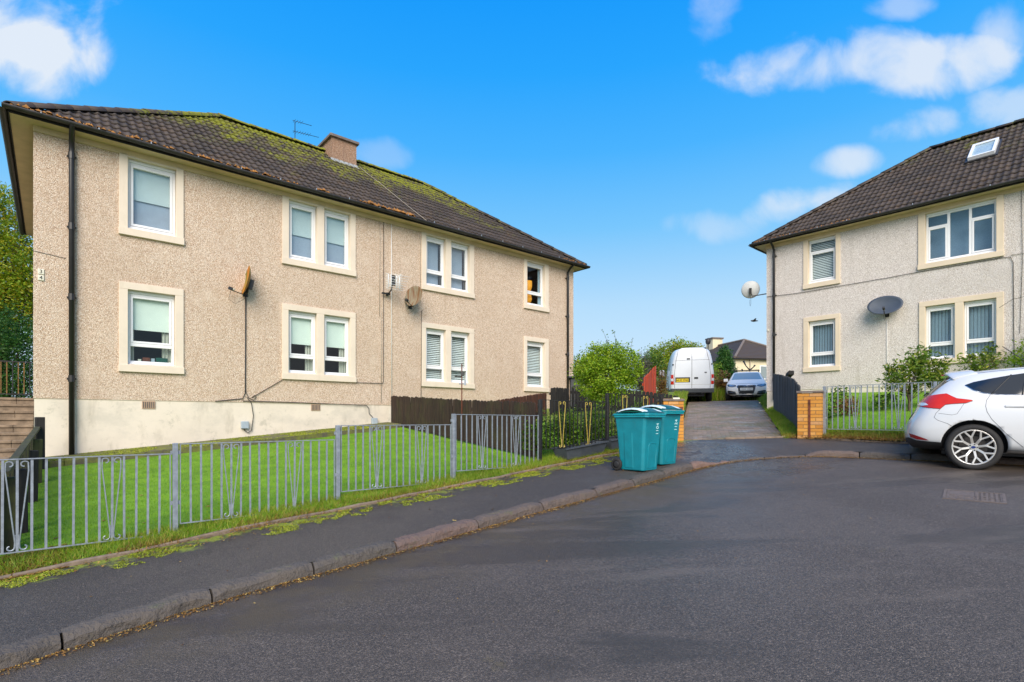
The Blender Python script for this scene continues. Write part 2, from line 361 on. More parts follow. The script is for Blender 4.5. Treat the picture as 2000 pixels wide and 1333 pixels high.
simple('net_and_sky_pale', (.50, .53, .58), .8, 0, .04)  # net colour, also painted as the reflected sky tone in some panes
simple('lid_sky_reflection', (.62, .72, .70), .2, 0, .1)  # pale colour stands in for sky reflected on the green lid
simple('car_white', (.62, .63, .64), .22, 0, .02, 2, coat=.8)
simple('car_silver', (.74, .72, .69), .42, 0, .03, 2, coat=.15)
simple('van_white', (.72, .74, .78), .3, 0, .04, 2, coat=.4)
simple('car_glass', (.012, .016, .024), .04, 0, .05, spec=.8)
simple('car_screen', (.22, .26, .26), .06, 0, .05, spec=1.0)
simple('panel_gap', (.03, .03, .035), .7)
simple('chrome', (.65, .66, .68), .12, 1.0, .05)
simple('alloy', (.62, .60, .57), .34, .6, .1, 12)
simple('brake_disc', (.08, .07, .065), .5, .5, .4, 20)
simple('lamp_red', (.58, .022, .004), .16, 0, .1, coat=.2)
simple('lamp_dark_red', (.28, .008, .012), .2, 0, .1, coat=1)
simple('lamp_clear', (.75, .76, .78), .08, 0, .1, coat=1)
simple('lamp_head', (.30, .32, .35), .08, .4, .3, 30, coat=1)
simple('lamp_orange', (.7, .2, .02), .2)
simple('plate_yellow', (.72, .52, .02), .5)
simple('plate_white', (.72, .72, .70), .5)
simple('badge_blue', (.01, .025, .16), .2)
simple('grate_iron', (.15, .115, .095), .65, .2, .35, 25, bump=.004)
simple('shed_dark', (.05, .055, .06), .8)
simple('gutter_moss', (.30, .13, .025), .95, 0, .6, 9, bump=.02)
simple('lead_flashing', (.32, .33, .33), .6)
simple('skylight_blind', (.62, .65, .66), .2)

def glassmat(name, tint, refl):
    m = NT(name); m.N.remove(m.b)
    tr = m.N.new('ShaderNodeBsdfTransparent'); tr.inputs[0].default_value = (*tint, 1)
    gl = m.N.new('ShaderNodeBsdfGlossy'); gl.inputs['Roughness'].default_value = .01
    fr = m.N.new('ShaderNodeFresnel'); fr.inputs[0].default_value = refl
    ms = m.N.new('ShaderNodeMixShader'); m.L.new(m.math('MULTIPLY', fr.outputs[0], m.math('SUBTRACT', 1.0, m.N.new('ShaderNodeNewGeometry').outputs['Backfacing'])), ms.inputs[0]); m.L.new(tr.outputs[0], ms.inputs[1]); m.L.new(gl.outputs[0], ms.inputs[2]); m.L.new(ms.outputs[0], m.out.inputs[0])
    MATS[name] = m.m; return m.m
glassmat('window_glass', (.90, .94, .94), 1.55)
glassmat('window_glass_bright', (.84, .89, .92), 2.0)

def dishmat(name, a, b, c_):
    m = NT(name)
    v = m.mapv(m.obj(), (1.0, 6.0, 6.0))
    c = m.ramp(m.noise(1.5, 3, .5, m.mapv(m.obj(), (9, 1, 1.0))), [(.35, a), (.5, b), (.62, c_)])
    m.set('Base Color', c); m.set('Roughness', .75); MATS[name] = m.m
dishmat('dish_rust', (.50, .15, .012), (.42, .17, .02), (.17, .16, .03))
dishmat('dish_striped', (.15, .055, .02), (.24, .21, .14), (.17, .08, .03))

# ---------------------------------------------------------------- object helpers
def link(name, me, mat=None, parent=None, smooth=False, loc=None):
    o = bpy.data.objects.new(name, me); COL.objects.link(o)
    if mat is not None:
        for x in (mat if isinstance(mat, (list, tuple)) else [mat]): me.materials.append(MATS[x])
    if parent is not None: o.parent = parent
    if loc is not None: o.location = loc
    if smooth: me.polygons.foreach_set('use_smooth', [True]*len(me.polygons))
    return o
def thing(name, label, cat, loc=(0, 0, 0), rz=0.0, group=None):
    o = bpy.data.objects.new(name, None); COL.objects.link(o); o.location = loc; o.rotation_euler = (0, 0, rz); o.empty_display_size = .2
    o['label'] = label; o['category'] = cat
    if group: o['group'] = group
    return o
def tag(o, label=None, cat=None, group=None, kind=None):
    for k, v in (('label', label), ('category', cat), ('group', group), ('kind', kind)):
        if v: o[k] = v
    return o
class MB:
    def __init__(s): s.v = []; s.f = []; s.m = []
    def add(s, vs, fs, mi=0):
        n = len(s.v); s.v += [tuple(v) for v in vs]; s.f += [tuple(i+n for i in f) for f in fs]; s.m += [mi]*len(fs); return s
    def box(s, x0, x1, y0, y1, z0, z1, mi=0):
        return s.add([(x0, y0, z0), (x1, y0, z0), (x1, y1, z0), (x0, y1, z0), (x0, y0, z1), (x1, y0, z1), (x1, y1, z1), (x0, y1, z1)],
                     [(0, 3, 2, 1), (4, 5, 6, 7), (0, 1, 5, 4), (1, 2, 6, 5), (2, 3, 7, 6), (3, 0, 4, 7)], mi)
    def bar(s, a, b, w, h, up=(0, 0, 1), mi=0):
        a = Vector(a); b = Vector(b); d = (b-a).normalized(); up = Vector(up)
        if abs(d.dot(up)) > .99: up = Vector((1, 0, 0))
        x = d.cross(up).normalized()*w/2; z = x.cross(d).normalized()*h/2
        vs = [p+q for p in (a, b) for q in (-x-z, x-z, x+z, -x+z)]
        return s.add(vs, [(0, 1, 2, 3)[::-1], (4, 5, 6, 7), (0, 1, 5, 4), (1, 2, 6, 5), (2, 3, 7, 6), (3, 0, 4, 7)], mi)
    def tube(s, pts, r, n=6, mi=0, cap=True):
        pts = [Vector(p) for p in pts]; rings = []
        rr = r if isinstance(r, (list, tuple)) else [r]*len(pts)
        prev = None
        for i, p in enumerate(pts):
            d = (pts[min(i+1, len(pts)-1)]-pts[max(i-1, 0)]).normalized()
            if prev is None:
                a = Vector((0, 0, 1)) if abs(d.z) < .9 else Vector((1, 0, 0)); x = d.cross(a).normalized()
            else: x = (prev-d*prev.dot(d)).normalized()
            prev = x; y = d.cross(x)
            rings.append([p+(x*math.cos(2*math.pi*k/n)+y*math.sin(2*math.pi*k/n))*rr[i] for k in range(n)])
        vs = [v for r_ in rings for v in r_]; fs = []
        for i in range(len(pts)-1):
            for k in range(n): fs.append((i*n+k, i*n+(k+1) % n, (i+1)*n+(k+1) % n, (i+1)*n+k))
        if cap: fs.append(tuple(range(n))[::-1]); fs.append(tuple((len(pts)-1)*n+k for k in range(n)))
        return s.add(vs, fs, mi)
    def lathe(s, prof, n=24, axis='z', c=(0, 0, 0), mi=0, close=False):
        c = Vector(c); vs = []; fs = []
        for (r, h) in prof:
            for k in range(n):
                a = 2*math.pi*k/n; u, w = r*math.cos(a), r*math.sin(a)
                vs.append(c+(Vector((u, w, h)) if axis == 'z' else Vector((u, h, w)) if axis == 'y' else Vector((h, u, w))))
        for i in range(len(prof)-1):
            for k in range(n):
                f = (i*n+k, i*n+(k+1) % n, (i+1)*n+(k+1) % n, (i+1)*n+k); fs.append(f if axis != 'y' else f[::-1])
        return s.add(vs, fs, mi)
    def disc(s, r, axis='z', c=(0, 0, 0), n=24, mi=0, sx=1.0):
        c = Vector(c); vs = []
        for k in range(n):
            a = 2*math.pi*k/n; u, w = r*sx*math.cos(a), r*math.sin(a)
            vs.append(c+(Vector((u, w, 0)) if axis == 'z' else Vector((u, 0, w)) if axis == 'y' else Vector((0, u, w))))
        return s.add(vs, [tuple(range(n))], mi)
    def prism(s, poly, y0, y1, mi=0, plane='xz'):
        n = len(poly)
        def P(a, b, d): return (a, d, b) if plane == 'xz' else (a, b, d) if plane == 'xy' else (d, a, b)
        vs = [P(a, b, y0) for a, b in poly]+[P(a, b, y1) for a, b in poly]
        return s.add(vs, [tuple(range(n)), tuple(range(n, 2*n))[::-1]]+[(i, i+n, (i+1) % n+n, (i+1) % n) for i in range(n)], mi)
    def mesh(s, name, fix=True):
        me = bpy.data.meshes.new(name); me.from_pydata(s.v, [], s.f)
        if any(s.m): me.polygons.foreach_set('material_index', s.m)
        if fix:
            bm = bmesh.new(); bm.from_mesh(me); bmesh.ops.recalc_face_normals(bm, faces=bm.faces); bm.to_mesh(me); bm.free()
        me.update(); return me
    def build(s, name, mat, parent=None, smooth=False, loc=None): return link(name, s.mesh(name), mat, parent, smooth, loc)
def bevel(o, w, seg=2, ang=40):
    m = o.modifiers.new('bevel', 'BEVEL'); m.width = w; m.segments = seg; m.limit_method = 'ANGLE'; m.angle_limit = math.radians(ang); return o
def autosmooth(o, ang=35):
    me = o.data; me.polygons.foreach_set('use_smooth', [True]*len(me.polygons))
    bm = bmesh.new(); bm.from_mesh(me)
    for e in bm.edges:
        e.smooth = len(e.link_faces) == 2 and e.calc_face_angle(0) < math.radians(ang)
    bm.to_mesh(me); bm.free(); return o
R = random.Random(7)
NP = np.random.RandomState(11)

# ---------------------------------------------------------------- the lie of the land (heights are relative to the eye, then + EYE)
U1 = Vector((.7598, .6502, 0)); N1 = Vector((-.6502, .7598, 0)); RZ1 = math.atan2(.6502, .7598)
U2 = Vector((.669, -.7433, 0)); N2 = Vector((.7433, .669, 0)); RZ2 = math.atan2(-.7433, .669)
P0 = Vector((-3.425, 5.552, 0))         # a point on the inner edge of the near pavement
F1 = Vector((-3.62, 5.78, 0))           # the galvanised fence runs through here along U1
F2 = Vector((6.35, 10.98, 0))           # start of the fence on the right, runs along U2
HA = Vector((-8.55, 9.6, 0)); HB = Vector((8.57, 18.1, 0))
def bp(x, y):                            # the street plane at pavement level, levelling off at the top
    z = -1.5551+.04736*x+.08*y
    cap = 1.02; k = .35
    h = max(k-abs(z-cap), 0)/k
    return min(z, cap)-h*h*k*.25+EYE
def roadz(x, y): return bp(x, y)-.1
def g1(x, y):                            # left garden
    s = (x-P0.x)*.6502+(y-P0.y)*-.7598
    d = max(-s, 0)
    return bp(x, y)+.068*d+.05*min(d/.3, 1)*math.exp(-d*.4)
DL0, DL1 = Vector((3.62, 11.71, 0)), Vector((8.2, 25, 0))
DR0, DR1 = Vector((5.72, 11.32, 0)), Vector((11.4, 25, 0))
def g2(x, y):                            # right garden and verge
    p = Vector((x, y, 0)); b = (p-F2).dot(N2)
    d = (DR1-DR0).normalized(); dist = (p-DR0).dot(Vector((d.y, -d.x, 0)))
    e = (.05+.10*min(max((b+.1)/.3, 0), 1)+.07*max(b, 0))*min(max(dist/1.3, 0), 1)
    return bp(x, y)+e
def vnoise(x, y, s): return mnoise.noise(Vector((x*s, y*s, 3.3)))
def pix(px, py, d): return Vector(((px-1000)/1050*d, d, (820-py)/1050*d+EYE))
# ---------------------------------------------------------------- ground sheets
def poly_sheet(name, pts, zf, mat, step=1.0, dz=0.0, kind='structure', parent=None):
    """flat-shaded sheet inside a closed outline, heights from zf, with inner points so it can follow the land"""
    vs = [Vector((p[0], p[1])) for p in pts]; n = len(vs)
    xs = [v.x for v in vs]; ys = [v.y for v in vs]
    inner = []
    x = min(xs)+step/2
    while x < max(xs):
        y = min(ys)+step/2
        while y < max(ys):
            c = False; j = n-1
            for i in range(n):
                if (vs[i].y > y) != (vs[j].y > y) and x < (vs[j].x-vs[i].x)*(y-vs[i].y)/(vs[j].y-vs[i].y)+vs[i].x: c = not c
                j = i
            if c: inner.append(Vector((x, y)))
            y += step
        x += step
    res = delaunay_2d_cdt(vs+inner, [], [list(range(n))], 1, 1e-4)
    me = bpy.data.meshes.new(name)
    me.from_pydata([(v.x, v.y, zf(v.x, v.y)+dz) for v in res[0]], [], [tuple(f) for f in res[2]])
    bm = bmesh.new(); bm.from_mesh(me)
    for f in bm.faces:
        f.normal_update()
        if f.normal.z < 0: f.normal_flip()
    bm.to_mesh(me); bm.free()
    o = link(name, me, mat, parent, True); tag(o, kind=kind); return o

def ground_sheet():
    vs = []; fs = []
    xs = list(np.concatenate([np.linspace(-600, -60, 12)[:-1], np.linspace(-60, 80, 141), np.linspace(80, 600, 12)[1:]]))
    ys = list(np.concatenate([np.linspace(-200, -30, 6)[:-1], np.linspace(-30, 90, 121), np.linspace(90, 900, 14)[1:]]))
    for y in ys:
        for x in xs:
            xx = min(max(x, -60), 40); z = bp(xx, max(y, -30))-.16
            if y > 34: z -= 0
            vs.append((x, y, z))
    W = len(xs)
    for j in range(len(ys)-1):
        for i in range(W-1): fs.append((j*W+i, j*W+i+1, (j+1)*W+i+1, (j+1)*W+i))
    me = bpy.data.meshes.new('ground'); me.from_pydata(vs, [], fs)
    tag(link('ground', me, 'field_turf', None, True), kind='structure')
ground_sheet()

KERB = [(-6.96, -.80), (-3.36, 3.05), (-2.29, 4.219), (-1.20, 5.146+.0), (.277, 6.45), (2.03, 7.93), (2.80, 8.62), (3.32, 9.02), (3.75, 9.27), (4.30, 9.44), (4.9, 9.50), (5.35, 9.42), (5.80, 9.15), (6.25, 8.83), (6.85, 8.38), (8.2, 7.2), (11.5, 4.2), (20, -4)]
def resample(pts, step):
    P = [Vector((p[0], p[1], 0)) for p in pts]; out = [P[0]]; acc = 0
    # catmull-rom
    dense = []
    for i in range(len(P)-1):
        a = P[max(i-1, 0)]; b = P[i]; c = P[i+1]; d = P[min(i+2, len(P)-1)]
        for k in range(20):
            t = k/20
            dense.append(.5*((2*b)+(c-a)*t+(2*a-5*b+4*c-d)*t*t+(3*b-a-3*c+d)*t**3))
    dense.append(P[-1]); cur = dense[0]; out = [cur]
    for q in dense[1:]:
        while (q-cur).length >= step:
            cur = cur+(q-cur).normalized()*step; out.append(cur)
    return out
KP = resample(KERB, .1)
E0 = P0-U1*6.0; E1 = P0+U1*8.9       # inner pavement edge, left side
road_poly = [(p.x, p.y) for p in KP[::3]]+[(20, -25), (-25, -25), (-14, -9)]
poly_sheet('road', road_poly, roadz, 'road_asphalt', 1.2)
ED2a = Vector((5.97, 11.03, 0)); ED2b = F2-N2*.22; ED2c = ED2b+U2*14
inner = [E0, P0+U1*8.95, DL0, DR0, ED2a, ED2b, ED2c]
def kerb_drop(p):                        # how far the kerb is lowered at the driveway
    def ss(a, b, v): t = min(max((v-a)/(b-a), 0), 1); return t*t*(3-2*t)
    return .085*ss(3.1, 3.5, p.x)*(1-ss(5.1, 5.45, p.x))
def pavez(x, y):
    if not (2.6 < x < 6.2 and 8 < y < 11.6): return bp(x, y)
    q = min(KP, key=lambda p: (p.x-x)**2+(p.y-y)**2); d = math.hypot(q.x-x, q.y-y); t = min(d/1.1, 1)
    return bp(x, y)-kerb_drop(q)*(1-t*t*(3-2*t))
def kin(i):
    d = (KP[min(i+1, len(KP)-1)]-KP[max(i-1, 0)]).normalized(); p = KP[i]; return (p.x-d.y*.075, p.y+d.x*.075)
pave_poly = [kin(i) for i in range(0, len(KP), 3)]+[(20.5, -4)]+[(p.x, p.y) for p in inner[::-1]]+[(-13.2, -3)]
poly_sheet('pavement', pave_poly, pavez, 'pavement_asphalt', .35, -.004)
# driveway base under the pavers
drive_poly = [DL0, DR0, DR1, DR1+(DR1-DR0).normalized()*14, DL1+(DL1-DL0).normalized()*14+Vector((-9, 2, 0)), DL1+Vector((-5, 5, 0)), DL1]
drive = poly_sheet('driveway', [(p.x, p.y) for p in drive_poly], bp, 'mortar', 1.2, -.02)

# kerb: every stone a part
kerb = bpy.data.objects.new('kerb', None); COL.objects.link(kerb); kerb['kind'] = 'structure'
def kerb_drop(p):                        # how far the kerb is lowered at the driveway
    def ss(a, b, v): t = min(max((v-a)/(b-a), 0), 1); return t*t*(3-2*t)
    return .085*ss(3.1, 3.5, p.x)*(1-ss(5.1, 5.45, p.x))
idx = [0]; i = 0
rk = random.Random(3)
while idx[-1] < len(KP)-12: idx.append(idx[-1]+rk.choice([7, 8, 9, 10]))
# joints where the photograph shows them
for a, b in zip(idx[:-1], idx[1:]):
    mb = MB(); prof = []
    n = b-a
    for j in range(n+1):
        p = KP[a+j].copy(); q = KP[min(a+j+1, len(KP)-1)]; d = (q-KP[a+j]).normalized(); nn = Vector((-d.y, d.x, 0))
        if j == 0: p = p+d*.008
        if j == n: p = p-d*.008
        jit = .022*mnoise.noise(p*5)+.012*mnoise.noise(p*17); jz = .018*mnoise.noise(p*4+Vector((5, 5, 5)))+.008*mnoise.noise(p*15)
        zt = bp(p.x, p.y)+.008+jz-kerb_drop(p); zb = bp(p.x, p.y)-.16
        e = .020 if j in (0, n) else 0
        f0 = p+nn*(.004+jit); 
        pr = [(f0.x, f0.y, zb), (f0.x+nn.x*.004, f0.y+nn.y*.004, zt-.045-e), (f0.x+nn.x*(.024+.8*jit), f0.y+nn.y*(.024+.8*jit), zt-.014-e+.5*jit), (f0.x+nn.x*.05, f0.y+nn.y*.05, zt-e*.6), (f0.x+nn.x*.135, f0.y+nn.y*.135, zt+.002-e*.6), (f0.x+nn.x*.15, f0.y+nn.y*.15, zt-.025-e), (f0.x+nn.x*.15, f0.y+nn.y*.15, zb)]
        prof.append(pr)
    vs = [v for pr in prof for v in pr]; fs = []; k = 7
    for j in range(n):
        for t in range(k-1): fs.append((j*k+t, (j+1)*k+t, (j+1)*k+t+1, j*k+t+1))
    fs.append(tuple(range(k))); fs.append(tuple(n*k+t for t in range(k))[::-1])
    mb.add(vs, fs); autosmooth(mb.build('kerb_stone', 'kerb_granite', kerb), 28)

# garden edging of thin concrete, left and right
def edging(name, a, b, zf, segs, w=.05, parent=None):
    e = bpy.data.objects.new(name, None); COL.objects.link(e); e['kind'] = 'structure'
    L = (b-a).length; d = (b-a)/L; n = Vector((-d.y, d.x, 0))
    for k in range(segs):
        s0 = L*k/segs+.004; s1 = L*(k+1)/segs-.004; mb = MB(); rings = []
        for j in range(5):
            p = a+d*(s0+(s1-s0)*j/4)
            off = .03*mnoise.noise(p*1.1)+.01*mnoise.noise(p*6); p = p+n*off; z = zf(p.x, p.y)+.030+.022*mnoise.noise(p*2.3)
            rings.append([(p.x-n.x*w/2, p.y-n.y*w/2, z-.12), (p.x-n.x*w/2, p.y-n.y*w/2, z-.012), (p.x-n.x*w*.2, p.y-n.y*w*.2, z), (p.x+n.x*w*.2, p.y+n.y*w*.2, z), (p.x+n.x*w/2, p.y+n.y*w/2, z-.012), (p.x+n.x*w/2, p.y+n.y*w/2, z-.12)])
        vs = [v for r_ in rings for v in r_]; fs = []
        for j in range(4):
            for t in range(5): fs.append((j*6+t, (j+1)*6+t, (j+1)*6+t+1, j*6+t+1))
        fs += [tuple(range(6)), tuple(24+t for t in range(6))[::-1]]
        autosmooth(mb.add(vs, fs).build('edging_stone', 'concrete_edge', e), 40)
edging('path_edging', P0-U1*2.2+N1*.02, P0+U1*8.9+N1*.02, bp, 12)
edging('drive_edging', DL0+(DR0-DL0)*.45, DR0+Vector((.05, 0, 0)), bp, 3, .045)
edging('lawn_edging', ED2a+Vector((.1, 0, 0)), ED2c, bp, 14)

# ---------------------------------------------------------------- gardens
def grid_sheet(name, fn, nu, nv, mat, kind='structure'):
    vs = [fn(i/nu, j/nv) for j in range(nv+1) for i in range(nu+1)]
    fs = [(j*(nu+1)+i, j*(nu+1)+i+1, (j+1)*(nu+1)+i+1, (j+1)*(nu+1)+i) for j in range(nv) for i in range(nu)]
    me = bpy.data.meshes.new(name); me.from_pydata(vs, [], fs); return tag(link(name, me, mat, None, True), kind=kind)
def g1z(x, y): return g1(x, y)+.012*vnoise(x, y, 1.3)+.02*vnoise(x, y, .5)
def f_g1(u, v):
    t = -5.5+u*14.6; s = .03+v*6.5
    # the far right end is trimmed along the driveway
    p = P0+U1*t+N1*s
    if t > 8.5:
        d = (DL1-DL0).normalized(); k = (p-DL0).dot(Vector((d.y, -d.x, 0)))
        if k > 0: p = p-Vector((d.y, -d.x, 0))*k
    return (p.x, p.y, g1z(p.x, p.y))
grid_sheet('lawn', f_g1, 90, 44, 'lawn_turf')
def f_side(u, v):                        # ground left of and behind the first house
    x = -45+u*44; y = 6+v*60
    p = Vector((x, y, 0)); a = (p-HA).dot(U1)
    return (x, y, bp(x, y)+.06)
def drive_left(y): return DL0.x+(DL1.x-DL0.x)*(y-DL0.y)/(DL1.y-DL0.y)
def drive_right(y): return DR0.x+(DR1.x-DR0.x)*(y-DR0.y)/(DR1.y-DR0.y)
def f_g1b(u, v):                         # second garden, from the end of the lawn back beyond the house, to the driveway
    y = 11.75+v*14.0; x1 = drive_left(y)-.02; x0 = x1-9.0
    x = x0+(x1-x0)*u; q = Vector((x, y, 0)); s = (q-P0).dot(N1)
    return (x, y, g1z(x, y)-.015)
grid_sheet('side_garden', f_g1b, 24, 40, 'verge_turf')
def g2z(x, y): return g2(x, y)+.012*vnoise(x, y, 1.7)+.015*vnoise(x, y, .6)
def f_g2(u, v):
    b = -.20+v*7.2
    p0 = F2+N2*b                          # row runs along U2; start it on the driveway edge
    d = (DR1-DR0).normalized(); n = Vector((d.y, -d.x, 0))
    k = -(p0-DR0).dot(n)/U2.dot(n)
    k = max(k, -20)
    p = p0+U2*(k+(14-k)*(u**1.3))
    return (p.x, p.y, g2z(p.x, p.y))
grid_sheet('lawn', f_g2, 90, 46, 'lawn_turf')

# ---------------------------------------------------------------- driveway pavers (the 300 nearest are parts, the rest one piece)
def pavers():
    d = (DL1-DL0).normalized(); L = 14.6; pw, pl = .1, .2
    n = Vector((d.y, -d.x, 0))
    me = None; near = []; far = MB()
    mb = MB(); g = .004; hz = .03
    vs = [(-pl/2+g, -pw/2+g, -hz), (pl/2-g, -pw/2+g, -hz), (pl/2-g, pw/2-g, -hz), (-pl/2+g, pw/2-g, -hz), (-pl/2+g, -pw/2+g, -.003), (pl/2-g, -pw/2+g, -.003), (pl/2-g, pw/2-g, -.003), (-pl/2+g, pw/2-g, -.003), (-pl/2+g+.004, -pw/2+g+.004, 0), (pl/2-g-.004, -pw/2+g+.004, 0), (pl/2-g-.004, pw/2-g-.004, 0), (-pl/2+g+.004, pw/2-g-.004, 0)]
    fs = [(8, 9, 10, 11), (0, 1, 5, 4), (1, 2, 6, 5), (2, 3, 7, 6), (3, 0, 4, 7), (4, 5, 9, 8), (5, 6, 10, 9), (6, 7, 11, 10), (7, 4, 8, 11)]
    mb.add(vs, fs); me = mb.mesh('paver'); me.materials.append(MATS['paver'])
    rows = int(L/pw)
    for r in range(rows):
        for c in range(-3, 30):
            p = DL0+d*(r*pw+.05)+n*(c*pl+(.1 if r % 2 else 0)+.1)
            dl = (p-DL0).dot(n); rn = (p-DR0); dd = (DR1-DR0).normalized(); dr = rn.dot(Vector((dd.y, -dd.x, 0)))
            m = (DR0-DL0).normalized(); front = (p-DL0).dot(Vector((-m.y, m.x, 0)))
            if dl < .06 or dr > -.06 or front < .04 or p.y > 25.3: continue
            z = bp(p.x, p.y)+.004+R.uniform(-.003, .003); near.append((p.length, p.x, p.y, z))
    near.sort()
    sl = Vector((0, 0, 1))
    gx, gy = .04736, .08
    nz = Vector((-gx, -gy, 1)).normalized()
    xa = (n-nz*n.dot(nz)).normalized(); ya = nz.cross(xa)
    M = Matrix((xa, ya, nz)).transposed().to_4x4()
    for i, (_, x, y, z) in enumerate(near):
        if i < 300:
            o = bpy.data.objects.new('paver', me); COL.objects.link(o); o.parent = drive
            o.matrix_local = Matrix.Translation((x, y, z)) @ M @ Matrix.Rotation(R.uniform(-.012, .012), 4, 'Z')
        else:
            T = Matrix.Translation((x, y, z)) @ M
            far.add([T @ Vector(v) for v in vs], fs)
    mm = bpy.data.meshes.new('paver_field'); mm.from_pydata(far.v, [], far.f)
    tag(link('paver_field', mm, 'paver_sheet', drive), kind='stuff')
pavers()

# ---------------------------------------------------------------- roof tiles
TW, TG = .30, .345
def tile_geom(nx=12):
    vs = []; fs = []
    L = TG+.075
    def prof(u):                         # two rolls per tile
        ph = (u*2) % 1.0
        return .027*max(0, math.sin(math.pi*min(max((ph-.12)/.5, 0), 1)))**.8
    for (y, lift) in ((0, .038), (L, .0)):
        for i in range(nx+1):
            u = i/nx; vs.append((u*TW, y, prof(u)+lift))
    for i in range(nx+1):
        u = i/nx; vs.append((u*TW, 0, prof(u)*.8+.038-.030))
    for i in range(nx): fs.append((i, i+1, nx+1+i+1, nx+1+i))
    k = 2*(nx+1)
    for i in range(nx): fs.append((k+i, k+i+1, i+1, i))
    return vs, fs
TV, TF = tile_geom()
def half_round(r0, r1, L, n=8):
    vs = []; fs = []
    for (y, r) in ((0, r0), (L, r1)):
        for i in range(n+1):
            a = math.pi*i/n; vs.append((r*math.cos(a), y, r*.75*math.sin(a)))
    for i in range(n+1):
        a = math.pi*i/n; vs.append(((r0-.02)*math.cos(a), 0, (r0-.02)*.75*math.sin(a)))
    for i in range(n): fs.append((i, i+1, n+2+i, n+1+i)); fs.append((2*(n+1)+i, 2*(n+1)+i+1, i+1, i))
    return vs, fs
def make_roof(house, mw, Ln, D, ov, ze, rise, mat, visible, single):
    """hipped roof in house coordinates: x along the front, y towards the back"""
    x0, x1, y0, y1 = -ov, Ln+ov, -ov, D+ov; hd = (y1-y0)/2; rz = ze+rise
    A, B, C, Dd = (x0, y0, ze), (x1, y0, ze), (x1, y1, ze), (x0, y1, ze); E, F = (x0+hd, y0+hd, rz), (x1-hd, y0+hd, rz)
    mb = MB(); mb.add([A, B, C, Dd, E, F], [(0, 1, 5, 4), (1, 2, 5), (2, 3, 4, 5), (3, 0, 4)])
    roof = mb.build('roof', 'wood_black', house)
    sl = math.hypot(hd, rise); th = math.atan2(rise, hd); rows = int(math.ceil(sl/TG)); g = sl/rows
    tm = bpy.data.meshes.new('tile'); tm.from_pydata(TV, [], TF); tm.materials.append(MATS[mat]); tm.polygons.foreach_set('use_smooth', [True]*len(TF))
    slopes = [('front', Matrix.Translation(A), x1-x0), ('right', Matrix.Translation(B) @ Matrix.Rotation(math.pi/2, 4, 'Z'), y1-y0), ('back', Matrix.Translation(C) @ Matrix.Rotation(math.pi, 4, 'Z'), x1-x0), ('left', Matrix.Translation(Dd) @ Matrix.Rotation(-math.pi/2, 4, 'Z'), y1-y0)]
    for nm, T, W in slopes:
        T2 = T @ Matrix.Rotation(th, 4, 'X') @ Matrix.Translation((0, -.05, .004))
        full = []; part = []
        nc = int(math.ceil(W/TW))
        for r in range(rows):
            for c in range(nc):
                a0, a1 = c*TW, (c+1)*TW; b0, b1 = r*g, (r+1)*g+.07
                inset = (b1)*hd/sl; ins0 = b0*hd/sl
                if a1 < ins0 or a0 > W-ins0: continue
                (full if a0 >= inset and a1 <= W-inset else part).append((a0, b0))
        ob = []
        if nm == 'front' and single:
            cand = []
            for (a, b) in full:
                w = mw @ (T2 @ Vector((a+TW/2, b, .03)))
                if w.y > 1 and -.98 < w.x/w.y < 0.97: cand.append((w.length, a, b))
            cand.sort(); ob = [(a, b) for _, a, b in cand[:300]]; s = set(ob); full = [q for q in full if q not in s]
        for (a, b) in ob:
            o = bpy.data.objects.new('tile', tm); COL.objects.link(o); o.parent = roof
            o.matrix_local = T2 @ Matrix.Translation((a, b, R.uniform(-.003, .004))) @ Matrix.Rotation(R.uniform(-.006, .006), 4, 'Z') @ Matrix.Rotation(-.012+R.uniform(-.006, .006), 4, 'X')
        j = MB()
        for (a, b) in full+part:
            M = T2 @ Matrix.Translation((a, b, R.uniform(-.003, .004))) @ Matrix.Rotation(-.012, 4, 'X')
            j.add([M @ Vector(v) for v in TV], TF)
        me = bpy.data.meshes.new('tile_field'); me.from_pydata(j.v, [], j.f)
        bm = bmesh.new(); bm.from_mesh(me)
        def cut(p, nrm):
            bmesh.ops.bisect_plane(bm, geom=bm.verts[:]+bm.edges[:]+bm.faces[:], plane_co=p, plane_no=nrm, clear_outer=True)
        Ti = T.to_3x3(); o0 = T.translation
        cut(o0, Ti @ Vector((-1, 1, 0))); cut(o0+Ti @ Vector((W, 0, 0)), Ti @ Vector((1, 1, 0)))
        if nm in ('front', 'back'): cut(o0+Ti @ Vector((0, hd, 0)), Ti @ Vector((0, 1, 0)))
        bm.to_mesh(me); bm.free()
        tag(link('tile_field', me, mat, roof, True), kind='stuff')
    # ridge and hip tiles
    hv, hf = half_round(.13, .115, .43); hm = bpy.data.meshes.new('ridge_tile'); hm.from_pydata(hv, [], hf); hm.materials.append(MATS[mat]); hm.polygons.foreach_set('use_smooth', [True]*len(hf))
    for (p, q) in ((E, F), (A, E), (B, F), (C, F), (Dd, E)):
        p = Vector(p)+Vector((0, 0, .03)); q = Vector(q)+Vector((0, 0, .03)); L = (q-p).length; n = int(L/.41); d = (q-p)/L
        x = d.cross(Vector((0, 0, 1))).normalized(); z = x.cross(d)
        for k in range(n):
            c = p+d*(k*L/n-.01)
            o = bpy.data.objects.new('ridge_tile', hm); COL.objects.link(o); o.parent = roof
            M = Matrix((x, d, z)).transposed().to_4x4(); M.translation = c+Vector((0, 0, R.uniform(-.006, .006)))
            o.matrix_local = M @ Matrix.Rotation(R.uniform(-.015, .015), 4, 'Z')
    return roof, (x0, x1, y0, y1, hd, rz, th)

